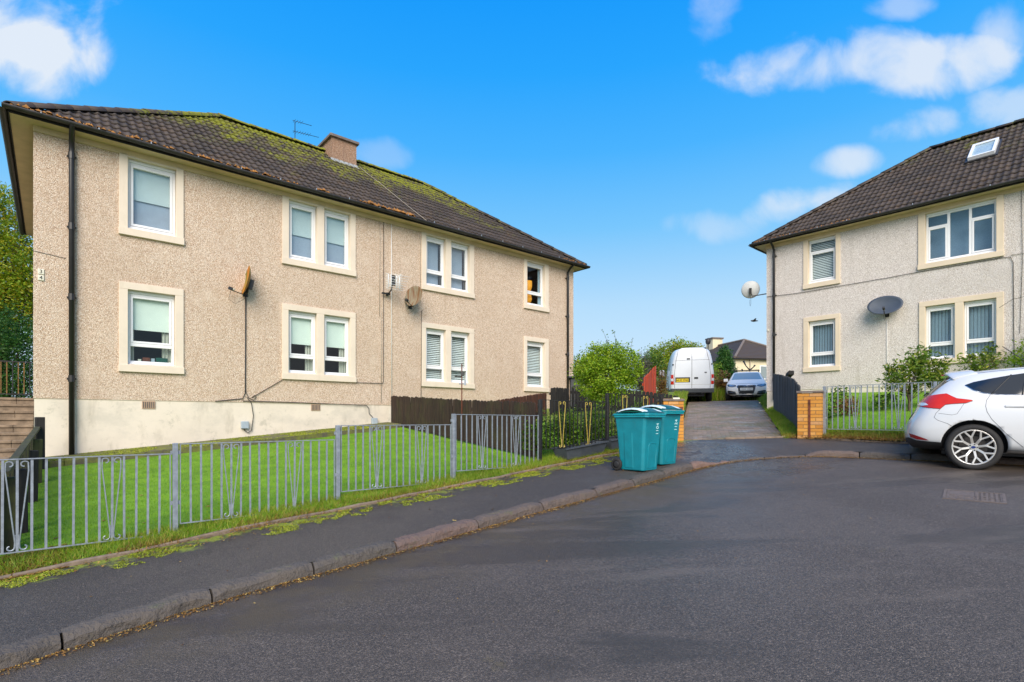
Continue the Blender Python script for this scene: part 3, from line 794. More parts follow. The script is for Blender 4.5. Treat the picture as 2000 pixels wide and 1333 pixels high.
def facade(mb, L, z0, z1, holes, y=0.0, mi=0):
    xs = sorted(set([0, L]+[h[0] for h in holes]+[h[1] for h in holes])); zs = sorted(set([z0, z1]+[h[2] for h in holes]+[h[3] for h in holes]))
    for i in range(len(xs)-1):
        for j in range(len(zs)-1):
            cx, cz = (xs[i]+xs[i+1])/2, (zs[j]+zs[j+1])/2
            if any(h[0] < cx < h[1] and h[2] < cz < h[3] for h in holes): continue
            mb.add([(xs[i], y, zs[j]), (xs[i+1], y, zs[j]), (xs[i+1], y, zs[j+1]), (xs[i], y, zs[j+1])], [(0, 1, 2, 3)], mi)

FR = .085                                  # depth of the glazing behind the stone face
def pane_frame(mb, a, b, z0, z1, w, y0=FR, y1=FR+.06, mi=0):
    mb.box(a, a+w, y0, y1, z0, z1, mi); mb.box(b-w, b, y0, y1, z0, z1, mi); mb.box(a+w, b-w, y0, y1, z0, z0+w, mi); mb.box(a+w, b-w, y0, y1, z1-w, z1, mi)
def glass(win, a, b, z0, z1, mat='window_glass', y=FR+.03):
    MB().box(a, b, y, y+.012, z0, z1).build('pane', mat, win)
def slats_h(win, a, b, z0, z1, gap=.055, y=FR+.12, mat='blind_white'):
    gap = .052; n = int((z1-z0)/gap); mb = MB()
    me = MB().bar((a, 0, 0), (b, 0, 0), .045, .003).mesh('slat'); me.materials.append(MATS[mat])
    for k in range(n):
        o = bpy.data.objects.new('slat', me); COL.objects.link(o); o.parent = win; o.location = (0, y, z0+gap*(k+.5)); o.rotation_euler = (math.radians(52), 0, 0)
def slats_v(win, a, b, z0, z1, gap=.075, y=FR+.14, mat='blind_blue'):
    n = int((b-a)/gap)
    me = MB().bar((0, 0, z0), (0, 0, z1), .078, .003, (0, 1, 0)).mesh('slat'); me.materials.append(MATS[mat])
    for k in range(n+1):
        o = bpy.data.objects.new('slat', me); COL.objects.link(o); o.parent = win; o.location = (a+gap*(k+.5), y, 0); o.rotation_euler = (0, 0, math.radians(-24))
def make_window(house, x0, x1, zs, zt, ops, stone, style, lintel=True, top=None):
    """x0..x1 stone surround, zs bottom of sill, zt top of lintel, ops list of openings (a, b, kind)"""
    zo0 = zs+.155; zo1 = (zt-.14) if lintel else zt-.06
    w = bpy.data.objects.new('window', None); COL.objects.link(w); w.parent = house
    s = MB().box(x0-.01, x1+.01, -.055, .09, zs, zs+.14)
    s.add([(x0+.01, -.05, zs+.14), (x1-.01, -.05, zs+.14), (x1-.01, .088, zs+.17), (x0+.01, .088, zs+.17)], [(0, 1, 2, 3)])
    bevel(s.build('sill', stone, w), .008)
    edges = [x0]+[v for o in ops for v in (o[0], o[1])]+[x1]
    for k in range(0, len(edges), 2):
        nm = 'jamb' if k in (0, len(edges)-2) else 'mullion'
        bevel(MB().box(edges[k], edges[k+1], -.03, .30, zs+.14, (zt-.14) if lintel else zt).build(nm, stone, w), .006)
    if lintel: bevel(MB().box(x0, x1, -.03, .30, zt-.14+.0005, zt).build('lintel', stone, w), .006)
    else:
        for o in ops: MB().box(o[0], o[1], -.027, .30, zo1, zt).build('lintel', stone, w)
    for (a, b, st) in ops:
        f = MB(); a2, b2 = a+.004, b-.004; y0 = FR
        f.box(a2, b2, y0-.02, y0+.06, zo1-.055, zo1-.002)                 # head cill with trickle vent
        zt2 = zo1-.055
        pane_frame(f, a2, b2, zo0+.03, zt2, .045)
        f.box(a2-.002, b2+.002, y0-.045, y0+.06, zo0+.002, zo0+.032)
        if st in ('blind_full', 'plain_full'):
            pane_frame(f, a2+.047, b2-.047, zo0+.077, zt2-.047, .045, FR-.012, FR+.045); panes = [(a2+.09, b2-.09, zo0+.12, zt2-.09)]
        elif st == 'toplight':
            zm = zo1-.42
            f.box(a2+.045, b2-.045, y0-.006, y0+.06, zm, zm+.06)
            pane_frame(f, a2+.047, b2-.047, zo0+.077, zm-.002, .04, FR-.012, FR+.045); panes = [(a2+.085, b2-.085, zo0+.115, zm-.04), (a2+.045, b2-.045, zm+.06, zt2-.045)]
        elif st == 'triple':
            ws = (b2-a2); m1, m2 = a2+ws*.335, a2+ws*.645; zm = zo1-.42
            f.box(m1-.03, m1+.03, y0-.004, y0+.06, zo0+.075, zt2-.045); f.box(m2-.03, m2+.03, y0-.004, y0+.06, zo0+.075, zt2-.045)
            for (p, q) in ((a2+.045, m1-.03), (m2+.03, b2-.045)):
                f.box(p, q, y0-.006, y0+.058, zm, zm+.05)
                pane_frame(f, p+.002, q-.002, zo0+.077, zm-.002, .04, FR-.012, FR+.045)
            panes = [(a2+.085, m1-.07, zo0+.115, zm-.04), (m1+.03, m2-.03, zo0+.075, zt2-.045), (m2+.07, b2-.085, zo0+.115, zm-.04), (a2+.045, m1-.03, zm+.05, zt2-.045), (m2+.03, b2-.045, zm+.05, zt2-.045)]
        else:
            zm = zo0+.36
            f.box(a2+.045, b2-.045, y0-.008, y0+.06, zm, zm+.065)
            pane_frame(f, a2+.047, b2-.047, zm+.067, zt2-.047, .04, FR-.012, FR+.045)
            panes = [(a2+.085, b2-.085, zm+.105, zt2-.085), (a2+.045, b2-.045, zo0+.075, zm)]
        bevel(f.build('frame', 'upvc_white', w), .004, 1)
        g = 'window_glass_bright' if st in ('blind_full', 'triple', 'sky') else 'window_glass'
        for q in panes: glass(w, *q, mat=g)
        y = FR+.075
        if st == 'blind_full':
            MB().box(a, b, y, y+.004, zo0+.62, zo1).build('blind', 'blind_cream', w)
            MB().box(a, b, y+.03, y+.034, zo0, zo0+.66).build('net_and_sky_panel', 'net_and_sky_pale', w)
        elif st == 'half_blind':
            MB().box(a, b, y, y+.004, zo0+.70, zo1-.0).build('blind', 'blind_cream', w)
            for (p, q) in ((a, a+.12), (b-.2, b)):
                c = MB(); nn = 10; pts = [(p+(q-p)*i/nn, y+.06+.02*math.sin(i*2.1)) for i in range(nn+1)]
                for i in range(nn): c.add([(pts[i][0], pts[i][1], zo0), (pts[i+1][0], pts[i+1][1], zo0), (pts[i+1][0], pts[i+1][1], zo1), (pts[i][0], pts[i][1], zo1)], [(0, 1, 2, 3)])
                c.build('curtain', 'curtain', w, True)
        elif st == 'venetian': slats_h(w, a+.02, b-.02, zo0+.02, zo1-.02)
        elif st == 'toplight': slats_h(w, a+.02, b-.02, zo0+.02, zo1-.02)
        elif st == 'vertical': slats_v(w, a+.02, b-.02, zo0+.02, zo1-.02)
        elif st == 'triple': MB().box(a, b, y+.3, y+.304, zo0, zo1).build('net_and_sky_panel', 'blind_blue', w)
        elif st == 'sky':
            MB().box(b-.10, b+.05, y, y+.03, zo0, zo1).build('curtain', 'room_dark', w)
            MB().box(a-.03, b-.12, y+.05, y+.054, zo0, zo1).build('net_and_sky_panel', 'net_and_sky_pale', w)  # pale panel added behind the glass to imitate a reflected overcast sky
        elif st == 'lamp':
            MB().lathe([(.02, 0), (.11, .02), (.15, .16), (.15, .34), (.06, .36)], 14, c=(a+.36, y+.20, zo0+.52)).build('lampshade', 'lamp_amber', w, True)
            MB().lathe([(.02, 0), (.11, .02), (.15, .12), (.12, .28), (.03, .3)], 14, c=(a+.36, y+.20, zo0+.14)).build('lampshade', 'lamp_amber', w, True)
            MB().box(b-.14, b+.05, y, y+.03, zo0, zo1).build('curtain', 'blind_blue', w)
    return (x0, x1, zs, zt, zo0, zo1)

def make_house(loc, rz, label, Ln, D, zbase, wall_mat, stone, wins, roofmat, single=True, ze=4.92, rise=3.05, ov=.30, plinth=True, foot=-1.8):
    h = thing('house', label, 'house', loc, rz)
    mw = Matrix.Translation(loc) @ Matrix.Rotation(rz, 4, 'Z')
    holes = []
    for (x0, x1, zs, zt, ops, style, lin) in wins:
        zo0 = zs+.155; zo1 = (zt-.14) if lin else zt-.06
        for o in ops: holes.append((o[0], o[1], zo0, zo1 if lin else zt))
    mb = MB(); facade(mb, Ln, 0, ze-.04, holes)
    # returns of the openings into the room, other walls
    mb.add([(0, 0, 0), (0, D, 0), (0, D, ze-.04), (0, 0, ze-.04)], [(0, 1, 2, 3)]); mb.add([(Ln, 0, 0), (Ln, D, 0), (Ln, D, ze-.04), (Ln, 0, ze-.04)], [(0, 1, 2, 3)]); mb.add([(0, D, 0), (Ln, D, 0), (Ln, D, ze-.04), (0, D, ze-.04)], [(0, 1, 2, 3)])
    me = mb.mesh('wall', False); link('wall', me, wall_mat, h)
    p = MB()
    for (x, xx, y, yy) in ((.012, Ln-.012, .012, .012), ):
        p.add([(x, y, foot), (xx, y, foot), (xx, y, 0), (x, y, 0)], [(0, 1, 2, 3)])
    p.add([(.012, .012, foot), (.012, D, foot), (.012, D, 0), (.012, .012, 0)], [(0, 1, 2, 3)]); p.add([(Ln-.012, .012, foot), (Ln-.012, D, foot), (Ln-.012, D, 0), (Ln-.012, .012, 0)], [(0, 1, 2, 3)]); p.add([(.012, D-.012, foot), (Ln, D-.012, foot), (Ln, D-.012, 0), (.012, D-.012, 0)], [(0, 1, 2, 3)])
    p.add([(0, 0, 0), (Ln, 0, 0), (Ln, .013, -.012), (0, .013, -.012)], [(0, 1, 2, 3)])
    link('plinth', p.mesh('plinth', False), 'plinth_render' if plinth else wall_mat, h)
    r = MB()                                # rooms behind the glass
    r.add([(0.1, 2.6, -.3), (Ln-.1, 2.6, -.3), (Ln-.1, 2.6, 4.9), (.1, 2.6, 4.9)], [(0, 1, 2, 3)])
    for z in (-.1, 2.45, 4.88): r.add([(.1, .15, z), (Ln-.1, .15, z), (Ln-.1, 2.6, z), (.1, 2.6, z)], [(0, 1, 2, 3)])
    for x in (3.2, 7.03, 10.9): r.add([(x, .31, -.1), (x, 2.6, -.1), (x, 2.6, 4.88), (x, .31, 4.88)], [(0, 1, 2, 3)])
    link('interior_wall', r.mesh('interior_wall', False), 'room_dark', h)
    for (x0, x1, zs, zt, ops, style, lin) in wins: make_window(h, x0, x1, zs, zt, ops, stone, style, lin)
    # soffit board, gutter
    s = MB(); t = .02
    x0, x1, y0, y1 = -ov, Ln+ov, -ov, D+ov
    s.box(x0, x1, y0, 0.02, ze-.045, ze-.025); s.box(x0, x1, D-.02, y1, ze-.045, ze-.025); s.box(x0, .02, .02, D-.02, ze-.045, ze-.025); s.box(Ln-.02, x1, .02, D-.02, ze-.045, ze-.025)
    s.build('soffit', 'soffit_cream' , h)
    # band of timber where wall meets soffit
    MB().box(-.004, Ln+.004, -.03, .02, ze-.15, ze-.047).build('wall_plate_trim', 'soffit_cream', h)
    MB().box(x0-.02, x1+.02, y0-.02, y0, ze-.06, ze+.03).box(x0-.02, x0, y0, y1, ze-.06, ze+.03).box(x1, x1+.02, y0, y1, ze-.06, ze+.03).build('fascia', 'wood_black', h)
    def gut(p, q, nm='gutter'):
        p = Vector(p); q = Vector(q); d = (q-p).normalized(); sd = Vector((0, 0, 1)).cross(d); mb = MB(); n = 8; vs = []
        segs = 14
        for j in range(segs+1):
            c = p+(q-p)*j/segs+Vector((0, 0, -.02+.008*math.sin(j*1.3)))
            for rr in (.062, .056):
                for i in range(n+1):
                    a = math.pi+math.pi*i/n; vs.append(c+sd*(rr*math.cos(a))+Vector((0, 0, rr*math.sin(a))))
        fs = []; k = 2*(n+1)
        for j in range(segs):
            for i in range(n): fs.append((j*k+i, j*k+i+1, (j+1)*k+i+1, (j+1)*k+i)); fs.append((j*k+n+1+i, (j+1)*k+n+1+i, (j+1)*k+n+2+i, j*k+n+2+i))
            fs.append((j*k, (j+1)*k, (j+1)*k+n+1, j*k+n+1)); fs.append((j*k+n, j*k+k-1, (j+1)*k+k-1, (j+1)*k+n))
        mb.add(vs, fs); mb.build(nm, 'gutter_dark', h, True)
    gz = ze+.045
    gut((x0-.09, y0-.085, gz), (x1+.09, y0-.085, gz)); gut((x0-.085, y1+.05, gz), (x0-.085, y0-.09, gz)); gut((x1+.085, y0-.09, gz), (x1+.085, y1+.05, gz))
    br = MB()
    for k in range(18): br.box(x0+.4+k*.8, x0+.42+k*.8, y0-.155, y0-.14, gz-.03, gz+.012)
    br.build('gutter_brackets', 'galvanised', h)
    roof, info = make_roof(h, mw, Ln, D, ov, ze, rise, roofmat, True, single)
    return h, mw, info, roof

Z1 = .384+EYE; Z2 = .96+EYE; LN = 14.07; DP = 7.5; ZT = 2.30; US = 3.21
def winset(k):
    ZU = 4.80
    if k == 1: return [
        (1.24, 2.32, .55, ZT, [(1.38, 2.17, 'half_blind')], '', True), (1.24, 2.32, US, ZU, [(1.38, 2.19, 'blind_full')], '', False),
        (4.28, 6.06, .55, ZT, [(4.42, 5.08, 'half_blind'), (5.26, 5.92, 'half_blind')], '', True), (4.28, 6.06, US, ZU, [(4.43, 5.09, 'blind_full'), (5.26, 5.92, 'blind_full')], '', False),
        (7.97, 9.76, .53, ZT, [(8.11, 8.76, 'venetian'), (8.94, 9.60, 'venetian')], '', True), (7.97, 9.76, US-.01, ZU, [(8.12, 8.76, 'sky'), (8.94, 9.60, 'sky')], '', False),
        (11.75, 12.85, .53, ZT, [(11.88, 12.67, 'venetian')], '', True), (11.75, 12.85, US-.02, ZU, [(11.88, 12.67, 'lamp')], '', False)]
    return [
        (1.16, 2.21, .55, ZT, [(1.31, 2.08, 'vertical')], '', True), (1.16, 2.21, US, ZU, [(1.30, 2.09, 'toplight')], '', False),
        (4.17, 5.92, .55, ZT+.01, [(4.31, 4.95, 'vertical'), (5.13, 5.78, 'vertical')], '', True), (4.15, 5.92, US, ZU, [(4.31, 5.78, 'triple')], '', False),
        (8.10, 9.86, .55, ZT, [(8.25, 8.90, 'half_blind'), (9.08, 9.72, 'half_blind')], '', True), (8.10, 9.86, US, ZU, [(8.25, 8.90, 'blind_full'), (9.08, 9.72, 'blind_full')], '', False),
        (11.82, 12.88, .55, ZT, [(11.95, 12.74, 'half_blind')], '', True), (11.82, 12.88, US, ZU, [(11.95, 12.74, 'blind_full')], '', False)]
H1, MW1, I1, ROOF1 = make_house((HA.x, HA.y, Z1), RZ1, 'long two storey house in beige pebble dash with mossy hipped roof and brown chimney', LN, DP, 0, 'pebble_dash_beige', 'surround_stone', winset(1), 'roof_tile_mossy')
H2, MW2, I2, ROOF2 = make_house((HB.x, HB.y, Z2), RZ2, 'two storey house in pale grey pebble dash with brown tiled roof and skylight', LN, DP, 0, 'pebble_dash_grey', 'surround_yellow', winset(2), 'roof_tile')

# chimney of the beige house
def chimney():
    c = MB().box(6.73, 7.52, 3.15, 4.27, 7.2, 8.24).build('chimney', 'pebble_dash_brown', H1)
    bevel(MB().box(6.66, 7.59, 3.08, 4.34, 8.24, 8.32).build('chimney_cap', 'cap_stone', c), .01)
    MB().lathe([(.11, 0), (.10, .16), (.13, .2)], 12, c=(6.95, 3.9, 8.32)).build('chimney_pot', 'terracotta_vent', c, True)
    b = MB(); b.add([(6.69, 3.10, 7.44), (7.56, 3.10, 7.44), (7.56, 3.145, 7.60), (6.69, 3.145, 7.60)], [(0, 1, 2, 3)]); b.box(6.69, 7.56, 2.98, 3.14, 7.43, 7.46); b.build('flashing', 'lead_flashing', c)
chimney()
# skylight of the grey house: on the front slope
SKL = (5.29, 5.88, 2.48, 3.63)
SKH = .07
def skylight():
    x0, x1, y0, y1, hd, rz, th = I2
    T = Matrix.Translation((x0, y0, 4.92)) @ Matrix.Rotation(th, 4, 'X')
    s = bpy.data.objects.new('skylight', None); COL.objects.link(s); s.parent = H2; s.matrix_local = T
    a, b, c, d = SKL
    f = MB(); f.box(a, b, c, c+.07, .02, .19); f.box(a, b, d-.12, d, .02, .19); f.box(a, a+.07, c+.07, d-.12, .02, .19); f.box(b-.07, b, c+.07, d-.12, .02, .19)
    bevel(f.build('frame', 'upvc_white', s), .006); MB().box(a+.07, b-.07, c+.07, d-.12, .16, .17).build('pane', 'window_glass', s); MB().box(a+.07, b-.07, c+.07, d-.12, .13, .135).build('blind', 'skylight_blind', s)
    MB().box(a-.06, b+.06, c-.1, d+.06, .015, .095).build('flashing', 'gutter_dark', s)
skylight()

# downpipes, vents, boxes and cables
def downpipe(h, x, ztop, zbot, mat='pipe_black', y=-.07, r=.038, ov=.30):
    mb = MB(); mb.tube([(x, -ov-.085, ztop+.02), (x, -ov-.085, ztop-.07), (x, -.19, ztop-.17), (x, y, ztop-.30), (x, y, ztop-.45), (x, y, zbot)], r, 10)
    o = mb.build('downpipe', mat, h, True)
    for z in (ztop-.5, ztop-1.8, ztop-3.1, ztop-4.6):
        if z > zbot: MB().tube([(x, y, z-.06), (x, y, z+.06)], r+.009, 10).box(x-.07, x+.07, -.03, -.005, z-.015, z+.015).build('pipe_collar', mat, o)
    return o
downpipe(H1, .53, 4.97, -1.35, r=.045); downpipe(H1, 13.72, 4.97, -.2)
downpipe(H2, .27, 4.97, -.3)
for x in (1.72, 5.06):
    v = MB().box(x-.11, x+.11, -.004, .02, -.165, -.015)
    v = v.build('air_vent', 'terracotta_vent', H1)
    for k in range(6): MB().box(x-.095+k*.034, x-.077+k*.034, -.008, -.003, -.15, -.03).build('vent_slot', 'room_dark', v)
for (x, z) in ((3.48, -.50), (6.56, -.42)):
    b = bevel(MB().box(x-.075, x+.075, -.075, .01, z-.08, z+.08).build('meter_box', 'meter_box', H1), .01)
def cable(h, pts, mat='cable_black', r=.007, y=-.02, name='cable'):
    MB().tube([(a, y if len(q) == 2 else q[2], b) for q in pts for (a, b) in [q[:2]]], r, 5).build(name, mat, h, True)
cable(H1, [(3.50, 2.42), (3.49, .2), (3.44, .08), (3.0, .02), (2.9, .01)], r=.009)
cable(H1, [(3.51, 2.42), (3.50, .25), (3.56, .10), (3.66, .05), (3.72, .12), (3.68, .16), (3.62, .10), (4.28, .53)], r=.007)
cable(H1, [(3.52, .12), (3.62, -.02), (3.66, -.3), (3.62, -.62), (3.55, -.68), (3.48, -.62), (3.47, -.57)], r=.008)
cable(H1, [(3.44, .03), (4.4, .02), (5.4, .0), (6.35, -.02), (6.42, -.1), (6.42, -.22), (6.5, -.30), (6.55, -.36)], r=.008)
cable(H1, [(6.06, .55), (6.8, .56), (6.82, .6), (6.83, 4.78)], r=.007)
cable(H1, [(6.72, 4.78), (6.72, 3.9), (6.71, 2.3)], 'cable_pale', .006)
cable(H1, [(7.05, 4.85), (7.05, 3.0), (7.06, .1)], 'cable_white', .010)
cable(H1, [(6.76, 2.4), (6.76, .08)], 'cable_pale', .007)
cable(H1, [(8.0, 2.62), (7.97, 2.6), (7.95, .2)], r=.007)
cable(H1, [(7.9, 4.66), (7.93, 4.5), (7.93, 2.8)], 'cable_pale', .006)
cable(H1, [(0.0, 2.63), (.3, 2.60), (.45, 2.58)], 'cable_black', .004, -.008)
cable(H2, [(0.02, 3.17), (.8, 3.13), (1.16, 3.12), (2.2, 3.13), (3.5, 3.14), (4.2, 3.16), (5.9, 3.17), (6.05, 3.15), (6.1, 3.0), (6.12, .2)], r=.007)
cable(H2, [(6.25, 4.8), (6.27, 3.0), (6.22, 1.2)], r=.005); cable(H2, [(6.05, 3.2), (8.5, 3.12)], 'cable_pale', .006)
cable(H2, [(3.42, 1.9), (3.42, .1)], 'cable_white', .007)
cable(H2, [(6.3, 4.8), (6.75, 4.79)], 'cable_black', .005)
# cable lying down the roof below the chimney
def roofpt(info, x, b, lift=.07):
    x0, x1, y0, y1, hd, rz, th = info
    return (x, y0+b*math.cos(th)-lift*math.sin(th), 4.92+b*math.sin(th)+lift*math.cos(th))
MB().tube([roofpt(I1, 7.6, 4.25), roofpt(I1, 7.62, 3.6), roofpt(I1, 7.72, 2.8), roofpt(I1, 7.78, 1.9), roofpt(I1, 7.86, .8), roofpt(I1, 7.95, .05)], .007, 5).build('roof_cable', 'cable_pale', H1, True)

# house number plaques: 3 over 4, on the corner of each house
def digit_mesh(txt, size, mat, parent, M, name='lettering', extr=.002):
    cu = bpy.data.curves.new('txt', 'FONT'); cu.body = txt; cu.size = size; cu.extrude = extr; cu.align_x = 'CENTER'; cu.align_y = 'CENTER'
    o = bpy.data.objects.new('txt', cu); COL.objects.link(o)
    me = bpy.data.meshes.new_from_object(o.evaluated_get(bpy.context.evaluated_depsgraph_get())); bpy.data.objects.remove(o)
    q = link(name, me, mat, parent); me.materials.clear(); me.materials.append(MATS[mat]); q.matrix_local = M; return q
FRONT = Matrix.Rotation(math.pi/2, 4, 'X')
for (z, t) in ((2.275, '3'), (2.165, '4')):
    b = bevel(MB().box(.06, .15, -.02, .0, z-.05, z+.05).build('number_plate', 'plaque', H1), .01)
    digit_mesh(t, .09, 'dark_void', b, Matrix.Translation((.105, -.0215, z)) @ FRONT, 'digit')
b = bevel(MB().box(.03, .09, -.02, .0, 2.0, 2.08).build('number_plate', 'plaque', H2), .01)

# moss and debris lying in the gutters
def gutter_debris(h, runs, seed):
    rr = random.Random(seed); mb = MB()
    for (a, b, sz) in runs:
        n = int((b-a)/.035)
        for k in range(n):
            x = a+(b-a)*rr.random(); s = sz*rr.uniform(.5, 1.2); y = -.385+rr.uniform(-.05, .06); z = 4.975+rr.uniform(-.01, .02)
            vs = []; 
            for (i, j) in ((-1, -1), (1, -1), (1, 1), (-1, 1)): vs.append((x+i*s*rr.uniform(.5, 1), y+j*s*.7, z-.01))
            vs.append((x, y, z+s*rr.uniform(.5, 1.1)))
            mb.add(vs, [(0, 1, 4), (1, 2, 4), (2, 3, 4), (3, 0, 4)])
    tag(mb.build('gutter_debris', 'gutter_moss', h), kind='stuff')
gutter_debris(H1, [(-.3, 3.9, .05), (3.9, 4.5, .025), (4.9, 5.3, .05), (5.9, 6.2, .03), (6.1, 7.5, .085), (6.1, 7.5, .07), (13.2, 14.3, .03)], 4)
gutter_debris(H2, [(-.3, 2.6, .02), (3.0, 3.4, .02)], 5)

# ---------------------------------------------------------------- far house
def far_house():
    loc = Vector((20.8, 50, 0)); ue = Vector((.97, .24, 0)); rz = math.atan2(ue.y, ue.x)
    h = thing('house', 'distant cream house with dark hipped roof seen between the van and the silver car', 'house', (loc.x, loc.y, 5.7+EYE), rz)
    W, L = 7.8, 15; mb = MB()
    mb.box(0, W, 0, L, -6, -.05); mb.build('wall', 'cream_render', h)
    ov = .35; x0, x1, y0, y1 = -ov, W+ov, -ov, L+ov; hd = (x1-x0)/2; rz2 = 2.35
    j = MB(); j.add([(x0, y0, 0), (x1, y0, 0), (x1, y1, 0), (x0, y1, 0), (x0+hd, y0+hd, rz2), (x0+hd, y1-hd, rz2)], [(0, 1, 4), (1, 2, 5, 4), (2, 3, 5), (3, 0, 4, 5)])
    # tile courses as real steps
    roof = j.build('roof', 'roof_tile', h)
    j = MB(); n = 14
    for k in range(n):
        f0, f1 = k/n, (k+1)/n
        def c(f, dz): return [(x0+hd*f, y0+hd*f, rz2*f+dz), (x1-hd*f, y0+hd*f, rz2*f+dz), (x1-hd*f, y1-hd*f, rz2*f+dz), (x0+hd*f, y1-hd*f, rz2*f+dz)]
        a, b_ = c(f0, .07), c(f1, .03); lo = c(f0, .02)
        for i in range(4): q = (i+1) % 4; j.add([a[i], a[q], b_[q], b_[i]], [(0, 1, 2, 3)]); j.add([lo[i], lo[q], a[q], a[i]], [(0, 1, 2, 3)])
    tag(j.build('tile_courses', 'roof_tile', roof), kind='stuff')
    for (p, q) in (((x0, y0, .08), (x0+hd, y0+hd, rz2+.08)), ((x1, y0, .08), (x0+hd, y0+hd, rz2+.08)), ((x0+hd, y0+hd, rz2+.08), (x0+hd, y1-hd, rz2+.08))):
        MB().tube([p, q], .12, 6).build('hip_tiles', 'cap_stone', roof)
    c = MB().box(3.2, 4.4, 8.2, 9.4, 1.2, 3.15).build('chimney', 'cream_render', roof); MB().box(3.1, 4.5, 8.1, 9.5, 3.15, 3.3).build('chimney_cap', 'cap_stone', roof)
    MB().box(x0, x1, y0, y1, -.08, -.01).build('soffit', 'pipe_black', h)
    for (x, z) in ((2.6, -1.9), (5.3, -1.9), (2.6, -4.6), (5.3, -4.6)):
        f = MB(); pane_frame(f, x, x+1.0, z, z+1.3, .09, -.03, .02); w = f.build('window', 'upvc_white', h); MB().box(x+.09, x+.91, -.01, .0, z+.09, z+1.21).build('pane', 'car_screen', w)
    MB().tube([(.5+1.0, -.08, -.05), (.5+1.0, -.08, -6)], .05, 6).build('downpipe', 'cable_pale', h)
far_house()

def sill_books():
    t = thing('books', 'books and small boxes on the sill inside the lower window nearest the downpipe', 'books', MW1 @ Vector((1.4, 0, .705)), RZ1)
    for (x, w, h, mt) in ((.16, .05, .12, 'plaque'), (.24, .12, .16, 'rust'), (.38, .06, .15, 'meter_box'), (.46, .2, .17, 'bin_lid'), (.68, .05, .09, 'plaque')):
        MB().box(x, x+w, FR+.065, FR+.16, 0, h).build('book', mt, t)
sill_books()
# ---------------------------------------------------------------- steel railings
PL = 1.8; PH = .86
_bar = {}
def bar_mesh(mat, h, w=.020, d=.008):
    key = (mat, round(h, 3), w)
    if key not in _bar:
        m = MB().box(-w/2, w/2, -d/2, d/2, 0, h).mesh('bar'); m.materials.append(MATS[mat]); _bar[key] = m
    return _bar[key]
_scr = {}
def scroll_mesh(mat, H):
    """one side of the ornament: a leaning rod ending in a curl at the top and a small curl at the foot"""
    if mat in _scr: return _scr[mat]
    mb = MB(); pts = [(.012, 0, .06)]
    pts += [(.012+.066*t, 0, .06+(H-.11-.06)*t) for t in (.25, .5, .75, 1.0)]
    cx, cz, r = .048, H-.05, .034
    for k in range(1, 12):
        a = 0.15+k*.42; rr = r*(1-.045*k); pts.append((cx+rr*math.cos(a), 0, cz+rr*math.sin(a)))
    mb.tube(pts, .0065, 5)
    pts = []
    for k in range(12):
        a = math.pi*.95+k*.42; rr = .032*(1-.05*k); pts.append((.048+rr*math.cos(a), 0, .045+rr*math.sin(a)))
    mb.tube([(.012, 0, .16)]+pts, .0065, 5)
    m = mb.mesh('scroll'); m.materials.append(MATS[mat]); _scr[mat] = m; return m
def railing(root, p, d, ztop, matb, mats, skip_low=0):
    """one panel from p along unit vector d, PL long between post centres"""
    a = math.atan2(d.y, d.x); n = 17; g0 = .045; L = PL-2*g0; sp = L/n
    def put(me, name, x, z, mx=False):
        o = bpy.data.objects.new(name, me); COL.objects.link(o); o.parent = root
        q = p+d*x; o.location = (q.x, q.y, z); o.rotation_euler = (R.uniform(-.004, .004), R.uniform(-.006, .006), a)
        if mx: o.scale = (-1, 1, 1)
    zb = ztop-PH
    fr = _bar.get(('rail', matb))
    if fr is None:
        fr = MB().box(0, L, -.011, .011, -.005, .005).mesh('rail'); fr.materials.append(MATS[matb]); _bar[('rail', matb)] = fr
    put(fr, 'rail', g0, ztop); put(fr, 'rail', g0, zb)
    e = bar_mesh(matb, PH, .010, .022)
    put(e, 'end_bar', g0, zb); put(e, 'end_bar', PL-g0, zb)
    b = bar_mesh(matb, PH-.012)
    for k in range(1, n):
        x = g0+k*sp
        put(b, 'bar', x, zb+.006)
        if k in (5, 12):
            put(scroll_mesh(mats, PH), 'scroll', x, zb); put(scroll_mesh(mats, PH), 'scroll', x, zb, True)
def post(root, p, zt, zb, mat, w=.05, hinge=True, a=RZ1):
    mb = MB().box(-w/2, w/2, -w/2, w/2, zb-.3, zt); o = bevel(mb.build('post', mat, root), .004, 1); o.location = (p.x, p.y, 0); o.rotation_euler = (0, 0, a)
    if hinge:
        [MB().box(-.045, .045, -.012, .012, zt-h_, zt-h_+.04).build('clamp', mat, o) for h_ in (.12, .66)]
FTOP = [-.365, -.262, -.076, .080]          # top rails, stepping up the slope
fence = thing('railing_fence', 'galvanised grey steel railing fence with scrolls along the beige house lawn', 'fence', (0, 0, 0))
for k, zt in enumerate(FTOP):
    railing(fence, F1+U1*(PL*(k-1)), U1, zt+EYE, 'galvanised', 'galvanised')
for k in range(-1, 3):
    q = F1+U1*(PL*k); zt = [-.365, -.253, -.072, .088][k+1]+EYE
    post(fence, q, zt, g1(q.x, q.y), 'galvanised')
for k in range(2):
    zt = FTOP[0]-.18*(k+1); railing(fence, F1+U1*(PL*(-2-k)), U1, zt+EYE, 'galvanised', 'galvanised'); q = F1+U1*(PL*(-2-k)); post(fence, q, zt+EYE, g1(q.x, q.y), 'galvanised')
fence = thing('railing_fence', 'black iron railing fence with gold painted scrolls behind the teal bins', 'fence', (0, 0, 0))
for k, zt in ((3, .345), (4, .51)):
    railing(fence, F1+U1*(PL*k), U1, zt+EYE, 'iron_black', 'gold_paint')
for k, zt in ((3, .345), (4, .51), (5, .53)):
    q = F1+U1*(PL*k); post(fence, q, zt+EYE, g1(q.x, q.y), 'iron_black', .055)
